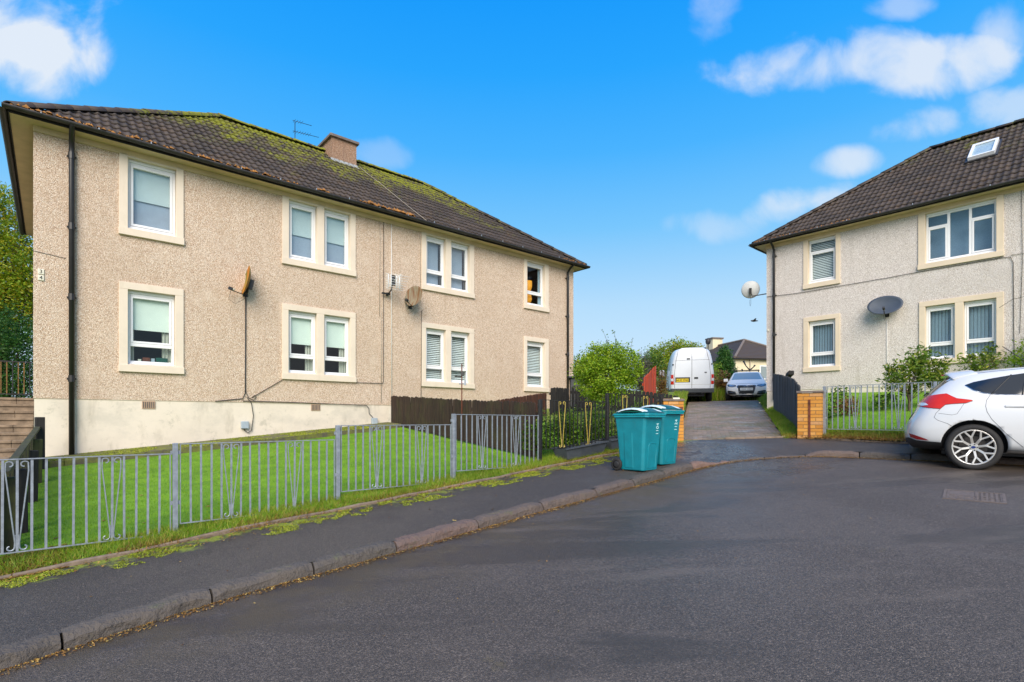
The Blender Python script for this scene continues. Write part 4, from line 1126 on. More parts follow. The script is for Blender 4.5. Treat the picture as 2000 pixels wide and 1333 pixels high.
fence = thing('railing_fence', 'galvanised grey steel railing fence between the brick pillar and white hatchback', 'fence', (0, 0, 0))
for k in range(4):
    q = F2+U2*(PL*k+.03); railing(fence, q, U2, .67-.035*max(k-1, 0)+EYE, 'galvanised', 'galvanised'); post(fence, q, .68-.035*max(k-1, 0)+EYE, g2(q.x, q.y), 'galvanised', a=RZ2)

# ---------------------------------------------------------------- timber fences, every board a part
def pickets(name, label, pts, mat, w=.095, gap=.012, t=.018, rails=True, cat='fence', jit=.012, gf=g1, top_round=True, railside=1):
    """pts: list of (x, y, top height relative to the eye); boards follow the polyline down to the ground"""
    f = thing(name, label, cat)
    P = [Vector((x, y, z+EYE)) for x, y, z in pts]
    for a, b in zip(P[:-1], P[1:]):
        dx = Vector((b.x-a.x, b.y-a.y, 0)); L = dx.length; d = dx/L; n = int(L/(w+gap)); ang = math.atan2(d.y, d.x)
        for k in range(n):
            s = (k+.5)/n; q = a.lerp(b, s); zt = q.z+R.uniform(-jit, jit); zb = gf(q.x, q.y)+.03; h = zt-zb
            c = .025 if top_round else .003
            mb = MB().prism([(-w/2, 0), (w/2, 0), (w/2, h-c), (w/2-c, h), (-w/2+c, h), (-w/2, h-c)], -t/2, t/2)
            o = mb.build('board', mat, f); o.location = (q.x, q.y, zb); o.rotation_euler = (R.uniform(-.012, .012), R.uniform(-.012, .012), ang)
        nn = Vector((-d.y, d.x, 0))*railside
        for fz in (.18, .78):
            za = gf(a.x, a.y); zb_ = gf(b.x, b.y)
            MB().bar(a.xyz*1+Vector((0, 0, -a.z+za+(a.z-za)*fz))+nn*.045, b.xyz*1+Vector((0, 0, -b.z+zb_+(b.z-zb_)*fz))+nn*.045, .04, .08).build('fence_rail', mat, f)
    return f
pickets('picket_fence', 'dark brown timber picket fence running from the beige house wall to the railings', [(-3.17, 14.12, .63), (-1.3, 11.75, .45), (.42, 9.52, .31)], 'wood_dark_brown')
pickets('picket_fence', 'red brown timber fence just below the narrow ground floor window', [(-.6, 12.3, .40), (.25, 14.2, .62), (1.02, 15.9, .80)], 'wood_red_brown')
pickets('board_fence', 'black timber board fence at the right end of the beige house', [(1.15, 16.05, .96), (1.75, 16.5, .98)], 'wood_black')
pickets('board_fence', 'black timber board fence half hidden behind the round green bush', [(1.85, 16.7, 1.03), (2.9, 17.2, 1.02), (3.9, 16.6, .90), (4.9, 16.0, .72), (4.05, 12.9, .45)], 'wood_black')
pickets('board_fence', 'bright red timber boards rising to a point left of the white van', [(4.28, 17.4, 1.36), (4.75, 18.6, 1.62), (5.35, 20.0, 2.02)], 'wood_red', .14, .006)
gf = lambda x, y: g2(x, y)
pickets('board_fence', 'grey timber board fence climbing the slope between driveway and grey house', [(6.12, 11.42, .70), (6.75, 12.9, .98), (7.6, 15.1, 1.25), (8.42, 17.3, 1.48)], 'wood_grey', .11, .006, gf=gf, railside=-1, jit=.006, top_round=False)
b = bevel(MB().box(-.4, .4, -.08, .08, -.07, .07).build('timber_beam', 'wood_black'), .03); b.location = (8.55, 16.55, 1.42+EYE-.02); b.rotation_euler = (.1, .03, 1.2)
tag(b, 'thick black weathered timber beam lying behind the top of the grey fence', 'timber')
MB().box(-.04, .04, -.04, .04, -1.0, 0).build('support', 'wood_black', b)

def left_fence():
    f = thing('garden_fence', 'mossy dark timber post and board fence beside the concrete steps', 'fence')
    for (px, d, zt, w, mat) in ((78, 9.0, 815, .12, 'wood_black'), (70, 8.0, 858, .107, 'wood_mossy'), (43, 5.75, 916, .10, 'wood_black'), (14, 5.2, 932, .11, 'wood_mossy'), (62, 7.0, 880, .09, 'wood_black')):
        q = pix(px, zt, d); zb = g1(q.x, q.y)-.1
        o = bevel(MB().box(-w/2, w/2, -w/2, w/2, zb, q.z).build('post', mat, f), .006, 1); o.location = (q.x, q.y, 0); o.rotation_euler = (R.uniform(-.02, .02), R.uniform(-.02, .02), -.7)
    a = pix(76, 832, 9.2); b_ = pix(8, 925, 5.0)
    MB().bar(a, b_, .07, .035).build('hand_rail', 'wood_mossy', f)
    n = 30
    for k in range(n):
        q = a.lerp(b_, (k+.5)/n); zb = g1(q.x, q.y)+.05
        o = MB().box(-.045, .045, -.01, .01, 0, q.z-zb-.02).build('board', 'wood_mossy' if k % 3 else 'wood_black', f); o.location = (q.x-.05, q.y, zb); o.rotation_euler = (0, R.uniform(-.02, .02), math.atan2(b_.y-a.y, b_.x-a.x))
left_fence()

# ---------------------------------------------------------------- steps, terrace and top railing left of the house
def steps():
    T = Matrix.Translation((HA.x, HA.y, EYE)) @ Matrix.Rotation(RZ1, 4, 'Z')
    s = bpy.data.objects.new('steps', None); COL.objects.link(s); s.matrix_world = T; s['kind'] = 'structure'
    for k in range(10):
        z = .55-.168*k; y = 5.4-.37*k
        xs = [-2.3, -1.55, -.78, -.08] if k % 2 else [-2.3, -1.2, -.42, -.08]
        for a, b_ in zip(xs[:-1], xs[1:]):
            bevel(MB().box(a+.003, b_-.003, y, y+.42, z-.06, z).build('step_slab', 'concrete_step', s), .008, 1)
            bevel(MB().box(a+.003, b_-.003, y+.03, y+.42, z-.25, z-.062).build('riser_block', 'concrete_step', s), .004, 1)
    t = grid_sheet('terrace', lambda u, v: tuple(T @ Vector((-16+u*15.92, 5.82+v*22, .54+.04*math.sin(u*9+v*5)))), 20, 20, 'field_turf')
    grid_sheet('terrace', lambda u, v: tuple(T @ Vector((-.08+u*15.9, 7.6+v*20, .54+.04*math.sin(u*9+v*5)))), 20, 20, 'field_turf')
    w = MB().box(-16, -2.32, 5.5, 5.8, -2, .6).build('retaining_wall', 'concrete_step'); w.matrix_world = T; tag(w, 'low concrete retaining wall at the top left of the steps', 'wall')
    f = thing('railing', 'rusty iron railing at the top of the concrete steps', 'railing')
    f.matrix_world = T
    zt, zb = 1.52, .66
    MB().box(-4, -.15, 6.5, 6.53, zt, zt+.03).build('top_rail', 'iron_black', f); MB().box(-4, -.15, 6.5, 6.53, zb, zb+.03).build('bottom_rail', 'iron_black', f)
    me = MB().box(-.011, .011, -.011, .011, 0, zt-zb).mesh('bar'); me.materials.append(MATS['rail_rust']); me2 = me.copy(); me2.materials[0] = MATS['iron_black']
    for k in range(34):
        o = bpy.data.objects.new('bar', me if k % 3 else me2); COL.objects.link(o); o.parent = f; o.location = (-.2-k*.112, 6.515, zb)
steps()

# raised mossy path along the foot of the beige wall
def wall_path():
    T = Matrix.Translation((HA.x, HA.y, 0)) @ Matrix.Rotation(RZ1, 4, 'Z')
    pth = bpy.data.objects.new('path', None); COL.objects.link(pth); pth['kind'] = 'structure'
    for k in range(9):
        a, b_ = -.4+k*.82, -.4+(k+1)*.82-.012; vs = []
        wd_ = .82 if k < 8 else .7
        for x in (a, b_):
            for (y, dz) in ((-wd_, -.35), (-wd_, .085), (-wd_+.02, .10), (.01, .115)):
                q = T @ Vector((x, y, 0)); vs.append((q.x, q.y, g1(*(T @ Vector((x, -wd_, 0))).xy)+dz+(.03 if y > -.1 else 0)))
        autosmooth(MB().add(vs, [(0, 4, 5, 1), (1, 5, 6, 2), (2, 6, 7, 3), (0, 1, 2, 3), (4, 7, 6, 5)]).build('path_slab', 'mossy_concrete', pth))
wall_path()

# ---------------------------------------------------------------- brick pillars
def brick_pillar(loc, rz, H, label):
    p = thing('brick_pillar', label, 'pillar', loc, rz)
    W = .44; MB().box(-W/2+.006, W/2-.006, -W/2+.006, W/2-.006, -.3, H-.06).build('mortar_core', 'mortar', p)
    bl, bw, bh, g = .215, .1025, .062, .01
    a = MB().box(-bl/2, bl/2, -bw/2, bw/2, 0, bh).mesh('brick'); a.materials.append(MATS['brick_orange'])
    b_ = MB().box(-bw/2, bw/2, -bw/2, bw/2, 0, bh).mesh('brick'); b_.materials.append(MATS['brick_orange'])
    n = int((H-.05)/(bh+g))
    for r in range(n):
        z = r*(bh+g)
        e = W/2-bw/2; h = bl/2+g/2
        sp = [(-h, -e, 0, a), (h, -e, 0, a), (-h, e, 0, a), (h, e, 0, a), (-e, 0, 1, a), (e, 0, 1, a)]
        if r % 2: sp = [(y, x, 1-q, m) for x, y, q, m in sp]
        for x, y, q, m in sp:
            o = bpy.data.objects.new('brick', m); COL.objects.link(o); o.parent = p; o.location = (x*(1+R.uniform(-.004, .004)), y*(1+R.uniform(-.006, .006)), z); o.rotation_euler = (0, 0, q*math.pi/2+R.uniform(-.008, .008))
    H2_ = n*(bh+g)
    bevel(MB().box(-W/2-.02, W/2+.02, -W/2-.02, W/2+.02, H2_, H2_+.045).build('cap', 'cap_stone', p), .008)
    return p, H2_
q = pix(1585, 857, 11.15); q.z = bp(q.x, q.y)-.02
p, hh = brick_pillar(q, RZ2+math.radians(9), 1.02, 'orange brick gate pillar between the grey timber fence and steel railings')
MB().box(-.02, .02, -.235, -.215, .02, .80).build('rusty_strap', 'rust', p)
bevel(MB().box(-.14, .06, -.236, -.222, .93, .985).build('name_plate', 'plaque', p), .004, 1)
q = pix(1309, 860, 11.85); q.z = bp(q.x, q.y)-.02
p, hh = brick_pillar(q, RZ1+math.radians(-38), .98, 'orange brick gate pillar behind the teal bins')
MB().box(.12, .20, -.235, -.215, .55, .74).build('gate_hinge', 'rust', p)
bevel(MB().box(-.02, .13, -.236, -.222, .885, .94).build('name_plate', 'plaque', p), .004, 1)

# planters behind the iron railings
def planter(a, b_, label):
    P = [pix(*a), pix(*b_)]; d = (P[1]-P[0]); d.z = 0; L = d.length; d.normalize()
    base = bp(P[0].x, P[0].y)+.05
    t = thing('planter', label, 'planter', (P[0].x, P[0].y, base), math.atan2(d.y, d.x), 'grey planters behind the black railings')
    slope = (bp(P[1].x, P[1].y)-bp(P[0].x, P[0].y))/L
    h = .20; vs = []
    for x in (0.08, L-.08): vs += [(x, .0, slope*x), (x, .26, slope*x)]
    for x in (0, L): vs += [(x, -.04, slope*x+h), (x, .30, slope*x+h)]
    bevel(MB().add(vs, [(0, 2, 3, 1), (0, 4, 6, 2), (2, 6, 7, 3), (3, 7, 5, 1), (1, 5, 4, 0)]).build('trough', 'planter_grey', t), .01)
    MB().bar((-.01, -.045, h), (L+.01, -.045, slope*L+h), .03, .025).bar((-.01, .30, h), (L+.01, .30, slope*L+h), .03, .025).build('rim', 'planter_grey', t)
planter((1103, 899, 9.35), (1184, 884, 10.15), 'long grey trough planter left of the black iron post')
planter((1191, 875, 10.25), (1246, 865, 11.0), 'short grey trough planter half hidden by the teal bins')

# ---------------------------------------------------------------- wheelie bins
def wheelie_bin(loc, rz, label, txt):
    t = thing('wheelie_bin', label, 'wheelie bin', loc, rz, 'teal wheelie bins on the pavement')
    # local: x across, front at -y, back at +y
    H = .89
    def ring(z, hx, yf, yb, c): return [(-hx+c, yf, z), (hx-c, yf, z), (hx, yf+c, z), (hx, yb-c, z), (hx-c, yb, z), (-hx+c, yb, z), (-hx, yb-c, z), (-hx, yf+c, z)]
    rs = [ring(.015, .195, -.22, .20, .03), ring(.03, .205, -.225, .21, .035), ring(.62, .237, -.272, .262, .035), ring(.80, .246, -.29, .278, .03), ring(H, .249, -.298, .285, .03)]
    vs = [v for r_ in rs for v in r_]; fs = [tuple(range(8))[::-1]]
    for j in range(len(rs)-1):
        for k in range(8): fs.append((j*8+k, j*8+(k+1) % 8, (j+1)*8+(k+1) % 8, (j+1)*8+k))
    fs.append(tuple(32+k for k in range(8)))
    body = MB().add(vs, fs).build('body', 'bin_teal', t); bevel(body, .012, 2, 25)
    # raised arch panels on sides and front
    def arch(cx, w, z0, z1, n=8):
        pts = [(cx-w/2, z0), (cx+w/2, z0), (cx+w/2, z1-.07)]
        pts += [(cx+(w/2-.06)+.06*math.cos(a), z1-.06+.06*math.sin(a)) for a in [math.pi/2*k/4 for k in range(5)]]
        pts += [(cx-(w/2-.06)-.06*math.cos(a), z1-.06+.06*math.sin(a)) for a in [math.pi/2*(4-k)/4 for k in range(5)]]
        pts.append((cx-w/2, z1-.07)); return pts
    def rim_of(pts, place, nm):
        P = [place(a, b_) for a, b_ in pts]; MB().tube(P+[P[0]], .006, 5, cap=False).build(nm, 'bin_teal', body, True)
    for sx in (-1, 1):
        rim_of(arch(.02, .26, .10, .78), lambda a, b_: (sx*(.198+(b_-.03)*.054+.002), a, b_), 'panel_rib')
        MB().add([(sx*(.206+.054*(z-.03)+e), y, z) for z in (.06, .60) for y, e in ((-.06, 0), (-.04, .007), (.09, .007), (.11, 0))], [(0, 1, 5, 4), (1, 2, 6, 5), (2, 3, 7, 6)]).build('side_rib', 'bin_teal', body)
    rim_of(arch(0.01, .22, .06, .44), lambda a, b_: (a, -(.2225+(b_-.03)*.08+.004), b_), 'front_rib')
    # rim collar, lid, handles, wheels
    c = MB(); o_ = ring(0, .272, -.345, .30, .04)
    for (z0, z1, e) in ((H-.055, H-.02, 0), (H-.022, H+.005, .012)):
        a = [(x*(1+e*3), y*(1+e*2), z0) for x, y, _ in o_]; b_ = [(x*(1+e*3), y*(1+e*2), z1) for x, y, _ in o_]; c.add(a+b_, [tuple(range(8))[::-1], tuple(range(8, 16))]+[(k, (k+1) % 8, 8+(k+1) % 8, 8+k) for k in range(8)])
    bevel(c.build('rim', 'bin_rim', t), .006, 2, 25)
    # lid: shallow dome with two swellings
    nx, ny = 18, 22; vs = []; fs = []
    for j in range(ny+1):
        for i in range(nx+1):
            u, v = i/nx*2-1, j/ny*2-1
            x = u*.262; y = -.33+(v+1)/2*.615
            edge = min(1, (1-abs(u))/.10, (1-abs(v))/.10); z = H+.008+.022*max(0, edge)**.5+.018*(1-v*v)
            s_ = math.exp(-((u-0)/.62)**4)*math.exp(-((v+.25)/.55)**4); z += .052*s_
            vs.append((x, y, z))
    for j in range(ny):
        for i in range(nx): fs.append((j*(nx+1)+i, j*(nx+1)+i+1, (j+1)*(nx+1)+i+1, (j+1)*(nx+1)+i))
    lid = MB().add(vs, fs).build('lid', 'bin_lid', t, True)
    for sx in (-.17, .17):
        m_ = MB(); P_ = [(-.31, .02), (-.24, .055), (-.15, .080), (-.05, .090), (.06, .084), (.15, .066), (.26, .03)]
        for (y0_, h0_), (y1_, h1_) in zip(P_[:-1], P_[1:]): m_.add([(sx-.075, y0_, H+h0_-.02), (sx-.045, y0_, H+h0_+.006), (sx+.045, y0_, H+h0_+.006), (sx+.075, y0_, H+h0_-.02), (sx-.075, y1_, H+h1_-.02), (sx-.045, y1_, H+h1_+.006), (sx+.045, y1_, H+h1_+.006), (sx+.075, y1_, H+h1_-.02)], [(0, 1, 5, 4), (1, 2, 6, 5), (2, 3, 7, 6)])
        m_.build('lid_reflection_ridge', 'lid_sky_reflection', lid, True)  # lid hump with its sky reflection painted in as pale colour
    MB().tube([(-.2, .335, H-.02), (.2, .335, H-.02)], .014, 8).tube([(-.2, .27, H-.03), (-.2, .34, H-.02)], .016, 6).tube([(.2, .27, H-.03), (.2, .34, H-.02)], .016, 6).build('handle', 'bin_teal', t, True)
    MB().tube([(-.24, .225, .10), (.24, .225, .10)], .012, 8).build('axle', 'iron_black', t)
    for sx in (-1, 1):
        w = MB().lathe([(.06, -.02), (.085, -.024), (.097, -.014), (.1, 0), (.097, .014), (.085, .024), (.06, .02)], 28, 'x', (sx*.258, .225, .10)).build('wheel', 'rubber', t, True)
        MB().lathe([(0, .018*sx), (.03, .02*sx), (.06, .012*sx), (.062, -.012*sx)], 20, 'x', (sx*.258, .225, .10)).build('hub', 'plastic_black', w, True)
    th = math.atan(.08)
    M = Matrix.Translation((.105, -(.2225+(.66-.03)*.08+.008), .655)) @ Matrix.Rotation(math.pi/2-th*0+.08, 4, 'X') @ Matrix.Rotation(math.pi/2, 4, 'Z')
    digit_mesh(txt, .095, 'print_pale', t, M, 'painted_number', .001)
    return t
fz = math.atan2(U1.y, U1.x)
def binat(px, py, d, txt, label, rot):
    q = pix(px, py, d); 
    # the near corner of the base is at q: local (-.195, -.22)
    r = rot; off = Vector((-.195*math.cos(r)+.22*math.sin(r), -.195*math.sin(r)-.22*math.cos(r), 0))
    c = Vector((q.x, q.y, 0))-off; wheelie_bin((c.x, c.y, bp(q.x, q.y)+.004), r, label, txt)
binat(1256, 923, 8.19, '1104', 'teal wheelie bin with green lid nearest the kerb and its wheel showing', fz+math.radians(2))
binat(1292, 912, 8.66, '1124', 'teal wheelie bin with green lid tucked behind the nearer bin', fz-math.radians(3))

# ---------------------------------------------------------------- satellite dishes and aerials
def dish(name, label, base, rz, az, el, mat, rx=.27, rz_=.30, arm=True, reach=.0):
    """base: wall point; az heading of the dish axis, el upward tilt"""
    t = thing(name, label, 'satellite dish', base, rz)
    # mount frame: wall at y=0, outwards -y
    MB().box(-.05, .05, -.012, 0, -.09, .09).build('wall_plate', 'gutter_dark', t)
    MB().tube([(0, -.01, -.03), (0, -.16-reach, -.03), (0, -.20-reach, .10)], .018, 8).build('mount_arm', 'gutter_dark', t, True)
    M = Matrix.Translation((0, -.22-reach, .10)) @ Matrix.Rotation(az, 4, 'Z') @ Matrix.Rotation(el, 4, 'X')
    # dish opens to local -y
    vs = []; fs = []; n, m = 28, 7
    for j in range(m+1):
        f = j/m
        for k in range(n):
            a = 2*math.pi*k/n; vs.append((f*rx*math.cos(a), -.075*f*f, f*rz_*math.sin(a)+rz_*.35))
    vs2 = [(x, y+.006, z) for x, y, z in vs]
    for j in range(m):
        for k in range(n): fs.append((j*n+k, j*n+(k+1) % n, (j+1)*n+(k+1) % n, (j+1)*n+k))
    N_ = len(vs); fs2 = [tuple(i+N_ for i in f)[::-1] for f in fs]; rim = [((m)*n+k, m*n+(k+1) % n, N_+m*n+(k+1) % n, N_+m*n+k) for k in range(n)]
    d = MB().add(vs+vs2, fs+fs2+rim).build('reflector', mat, t, True); d.matrix_local = M
    MB().tube([(0, .0, -rz_*.62), (0, -.26, -rz_*.60), (0, -.30, -rz_*.5)], .010, 6).build('feed_arm', 'gutter_dark', d, True)
    l = bevel(MB().box(-.03, .03, -.36, -.27, -rz_*.50-.03, -rz_*.50+.03).build('receiver', 'plastic_black', d), .006)
    MB().lathe([(.028, -.27), (.028, -.235), (0, -.235)], 12, 'y', (0, 0, -rz_*.5)).build('receiver_horn', 'plaque', d, True)
    MB().box(-.04, .04, .005, .09, -.05, .16).build('bracket', 'gutter_dark', d)
    MB().tube([(0, -.30, -rz_*.5-.03), (0, -.30, -.40), (.02, -.16, -.46), (.03, -.05, -.34), (.02, .02, -.24)], .004, 5).build('feed_cable', 'cable_black', d, True)
    return t
def on1(x, z, y=0): return MW1 @ Vector((x, y, z))
def on2(x, z, y=0): return MW2 @ Vector((x, y, z))
dish('satellite_dish', 'rusty orange satellite dish on the beige wall, seen almost edge on', on1(3.50, 2.42), RZ1, math.radians(-94), math.radians(-12), 'dish_rust', .27, .33)
dish('satellite_dish', 'rust striped satellite dish beside the centre of the beige wall', on1(7.62, 2.70), RZ1, math.radians(-64), math.radians(-16), 'dish_striped', .28, .30)
dish('satellite_dish', 'large dark grey oval satellite dish on the grey house front', on2(3.42, 2.10), RZ2, math.radians(8), math.radians(-22), 'dish_grey', .43, .30)
q = on2(-.0, 2.60, 1.2)
dish('satellite_dish', 'round pale satellite dish sticking out past the corner of the grey house', on2(-.02, 3.36, .22), RZ2-math.pi/2, math.radians(-68), math.radians(-12), 'dish_white', .30, .30, reach=.40)

def wall_aerial():
    t = thing('television_aerial', 'white television aerial with thin elements on the beige wall', 'aerial', on1(6.95, 2.98), RZ1)
    MB().box(-.2, .03, -.10, -.06, -.1, -.06).box(-.05, .0, -.06, .0, -.12, -.04).build('bracket', 'plastic_black', t)
    MB().tube([(-.02, -.08, -.08), (.0, -.20, .0), (.02, -.30, .30)], .018, 6).build('boom_arm', 'plastic_black', t, True)
    MB().box(-.05, .05, -.34, -.30, .10, .36).build('dipole_box', 'plastic_black', t)
    for side in (-1, 1):
        for k in range(9):
            z = -.02+k*.048; MB().tube([(side*.03, -.33, .12+z*.6+.02), (side*.24, -.37, z+.0)], .006, 5).build('element', 'aerial_white', t, True)
    for k in range(7): MB().tube([(-.22, -.40-k*.05, -.02+k*.05), (.26, -.40-k*.05, -.02+k*.05)], .005, 5).build('director', 'aerial_white', t, True)
    for x in (-.16, -.08, .08, .16): MB().tube([(x, -.35, .02), (x, -.35, .36)], .012, 5).build('reflector_rod', 'aerial_white', t, True)
    MB().tube([(0, -.30, .2), (0, -.72, .30)], .01, 6).build('boom', 'aerial_white', t, True)
wall_aerial()
def roof_aerial():
    t = thing('television_aerial', 'thin dark television aerial standing beside the chimney against the sky', 'aerial', on1(5.95, 7.85, 4.1), RZ1)
    MB().tube([(0, 0, -.3), (0, 0, .95)], .011, 6).build('mast', 'iron_black', t, True)
    for (z, L, n) in ((.92, .25, 4), (.60, .45, 7), (.25, .4, 6)):
        MB().tube([(-.1, -.1, z), (.2+L, -.1-L*.3, z)], .008, 5).build('boom', 'iron_black', t, True)
        for k in range(n): x = -.05+k*L/n*1.1; MB().tube([(x, -.1-x*.25-.12, z), (x, -.1-x*.25+.12, z+.01)], .005, 4).build('element', 'iron_black', t, True)
roof_aerial()
def white_aerial():
    q = pix(1383, 668, 26)
    t = thing('radio_antenna', 'short dark aerial with a round head rising behind the white van roof', 'aerial', (q.x, q.y, bp(q.x, q.y)))
    h = q.z-bp(q.x, q.y); MB().tube([(0, 0, 0), (0, 0, h-.1)], .025, 6).build('pole', 'gutter_dark', t, True)
    MB().lathe([(0, -.14), (.10, -.1), (.13, .02), (.08, .14), (0, .2)], 10, c=(0, 0, h)).build('head', 'gutter_dark', t, True)
white_aerial()
def garden_stake():
    q = pix(902, 760, 11.2); g = g1(q.x, q.y); t = thing('garden_ornament', 'thin rusty pole with a metal ornament in front of the double window', 'ornament', (q.x, q.y, g))
    zt = pix(902, 711, 11.2).z-g
    MB().tube([(0, 0, 0), (0, 0, zt)], .013, 6).build('pole', 'rust', t, True)
    z = pix(902, 731, 11.2).z-g
    MB().box(-.02, .04, -.03, .03, z-.04, z+.05).tube([(0, 0, z-.05), (-.15, 0, z-.045)], .012, 5).build('ornament', 'gutter_dark', t)
    z = pix(902, 750, 11.2).z-g
    MB().tube([(-.06, 0, z), (.09, 0, z)], .012, 5).box(.05, .09, -.02, .02, z-.03, z+.09).build('cross_bracket', 'galvanised', t)
garden_stake()
def bird():
    q = pix(1472, 627, 16)
    t = thing('bird', 'small dark bird flying in the sky just left of the grey house', 'bird', q)
    b_ = MB().lathe([(0, -.10), (.022, -.06), (.032, .0), (.022, .06), (.008, .13)], 8, 'x').build('body', 'plastic_black', t, True)
    for s in (-1, 1): MB().add([(-.03, s*.02, .01), (.05, s*.02, .01), (.02, s*.14, .05), (-.02, s*.13, .05)], [(0, 1, 2, 3)]).build('wing', 'plastic_black', t)
bird()
# hatch and gully in the road
def gully():
    c = [pix(1840, 974, 1), pix(1857, 957, 1), pix(1984, 967, 1), pix(1967, 986, 1)]
    def hit(px, py):
        k = (px-1000)/1050; q_ = (py-820)/1050; y = 1.6551/(q_+.08+.04736*k); return Vector((k*y, y, 0))
    a, b_, c_, d_ = hit(1840, 974), hit(1857, 957), hit(1984, 967), hit(1967, 986)
    ux = (c_-b_).normalized(); L = (d_-a).length; W = ((b_-a)-(b_-a).dot(ux)*ux).length; uy = Vector((-ux.y, ux.x, 0))
    t = bpy.data.objects.new('drain_cover', None); COL.objects.link(t); tag(t, 'iron cover and slotted drain grating set in the road by the hatchback', 'drain cover')
    z0 = roadz(a.x, a.y); gx, gy = .04736, .08
    nz = Vector((-gx, -gy, 1)).normalized(); xa = (ux-nz*ux.dot(nz)).normalized(); ya = nz.cross(xa)
    M = Matrix((xa, ya, nz)).transposed().to_4x4(); M.translation = Vector((a.x, a.y, z0+.003)); t.matrix_world = M
    f = MB().box(0, L, 0, .03, -.05, .004).box(0, L, W-.03, W, -.05, .004).box(0, .03, .03, W-.03, -.05, .004).box(L-.03, L, .03, W-.03, -.05, .004).box(L*.52, L*.55, .03, W-.03, -.05, .004).build('frame', 'grate_iron', t)
    cov = MB().box(.034, L*.52-.004, .034, W-.034, -.05, .000).build('cover_plate', 'grate_iron', t)
    for i in range(6):
        for j in range(3): MB().box(.06+i*.07, .11+i*.07, .05+j*.1, .10+j*.1, 0, .004).build('tread_stud', 'grate_iron', cov)
    x0, x1 = L*.55+.004, L-.034
    MB().box(x0, x1, .03, W-.03, -.012, -.008).build('drain_bottom', 'moss', t)
    for i in range(6):
        x = x0+(x1-x0)*i/5; MB().box(x-.012, x+.012, .031, W-.031, -.05, .001).build('grate_bar', 'grate_iron', t)
    for j in range(1, 8):
        y = .03+(W-.06)*j/8; MB().box(x0, x1, y-.006, y+.006, -.05, -.001).build('grate_bar', 'grate_iron', t)
gully()
# ---------------------------------------------------------------- vehicles
def cage(rows, nm, mat, parent, levels=2, capz=.015, crease=()):
    """rows: bottom to top, each a list of (x, y, z) from rear centre round one side to front centre; mirrored, capped, subdivided"""
    n = len(rows[0]); loops = []
    vs = []
    for r in rows:
        full = list(r)+[(x, -y, z) for (x, y, z) in r[-2:0:-1]]
        loops.append(len(vs)); vs += full
    m = 2*n-2; fs = []
    for j in range(len(rows)-1):
        for k in range(m): fs.append((loops[j]+k, loops[j]+(k+1) % m, loops[j+1]+(k+1) % m, loops[j+1]+k))
    def cap(base):
        # bridge the two sides so the roof and floor are quads
        for k in range(n-1):
            a, b_ = k, k+1; c, d = (m-k) % m, (m-k-1) % m
            q = [base+a, base+b_, base+d, base+c]; q = [v for i, v in enumerate(q) if v not in q[:i]]
            if len(q) > 2: fs.append(tuple(q))
    cap(loops[0]); cap(loops[-1])
    me = bpy.data.meshes.new(nm); me.from_pydata(vs, [], fs); bm = bmesh.new(); bm.from_mesh(me); bmesh.ops.recalc_face_normals(bm, faces=bm.faces)
    cl = bm.edges.layers.float.new('crease_edge')
    for e in bm.edges:
        i, j = e.verts[0].index, e.verts[1].index
        for (r, lo, hi, w) in crease:
            A = (i//m == r and j//m == r)
            if A:
                ki, kj = min(i % m, m-i % m), min(j % m, m-j % m)
                if lo <= ki <= hi and lo <= kj <= hi: e[cl] = w
    bm.to_mesh(me); bm.free()
    o = link(nm, me, mat, parent, True); s = o.modifiers.new('s', 'SUBSURF'); s.levels = s.render_levels = levels
    return o
def bake(o):
    dg = bpy.context.evaluated_depsgraph_get(); dg.update(); me = bpy.data.meshes.new_from_object(o.evaluated_get(dg)); o.modifiers.clear(); o.data = me; return o
def well(o, xs, r, z, yin, ymax, matname='panel_gap'):
    mi = len(o.data.materials); o.data.materials.append(MATS[matname]); cut = []
    for x in xs:
        for s in (-1, 1):
            mb = MB(); mb.lathe([(r, min(s*yin, s*ymax)), (r, max(s*yin, s*ymax))], 40, 'y', (x, 0, z))
            me = bpy.data.meshes.new('c'); n = 40
            me.from_pydata(mb.v, [], mb.f+[tuple(range(n)), tuple(range(n, 2*n))]); bm = bmesh.new(); bm.from_mesh(me); bmesh.ops.recalc_face_normals(bm, faces=bm.faces); bm.to_mesh(me); bm.free()
            c = bpy.data.objects.new('c', me); COL.objects.link(c); c.parent = o.parent; me.materials.append(MATS[matname]); cut.append(c)
            m = o.modifiers.new('b', 'BOOLEAN'); m.operation = 'DIFFERENCE'; m.object = c; m.solver = 'EXACT'
            try: m.material_mode = 'TRANSFER'
            except Exception: pass
    bpy.context.view_layer.update(); bake(o)
    for c in cut: bpy.data.objects.remove(c)
    return o
def bvh_of(o):
    bm = bmesh.new(); bm.from_mesh(o.data); t = BVHTree.FromBMesh(bm); bm.free(); return t
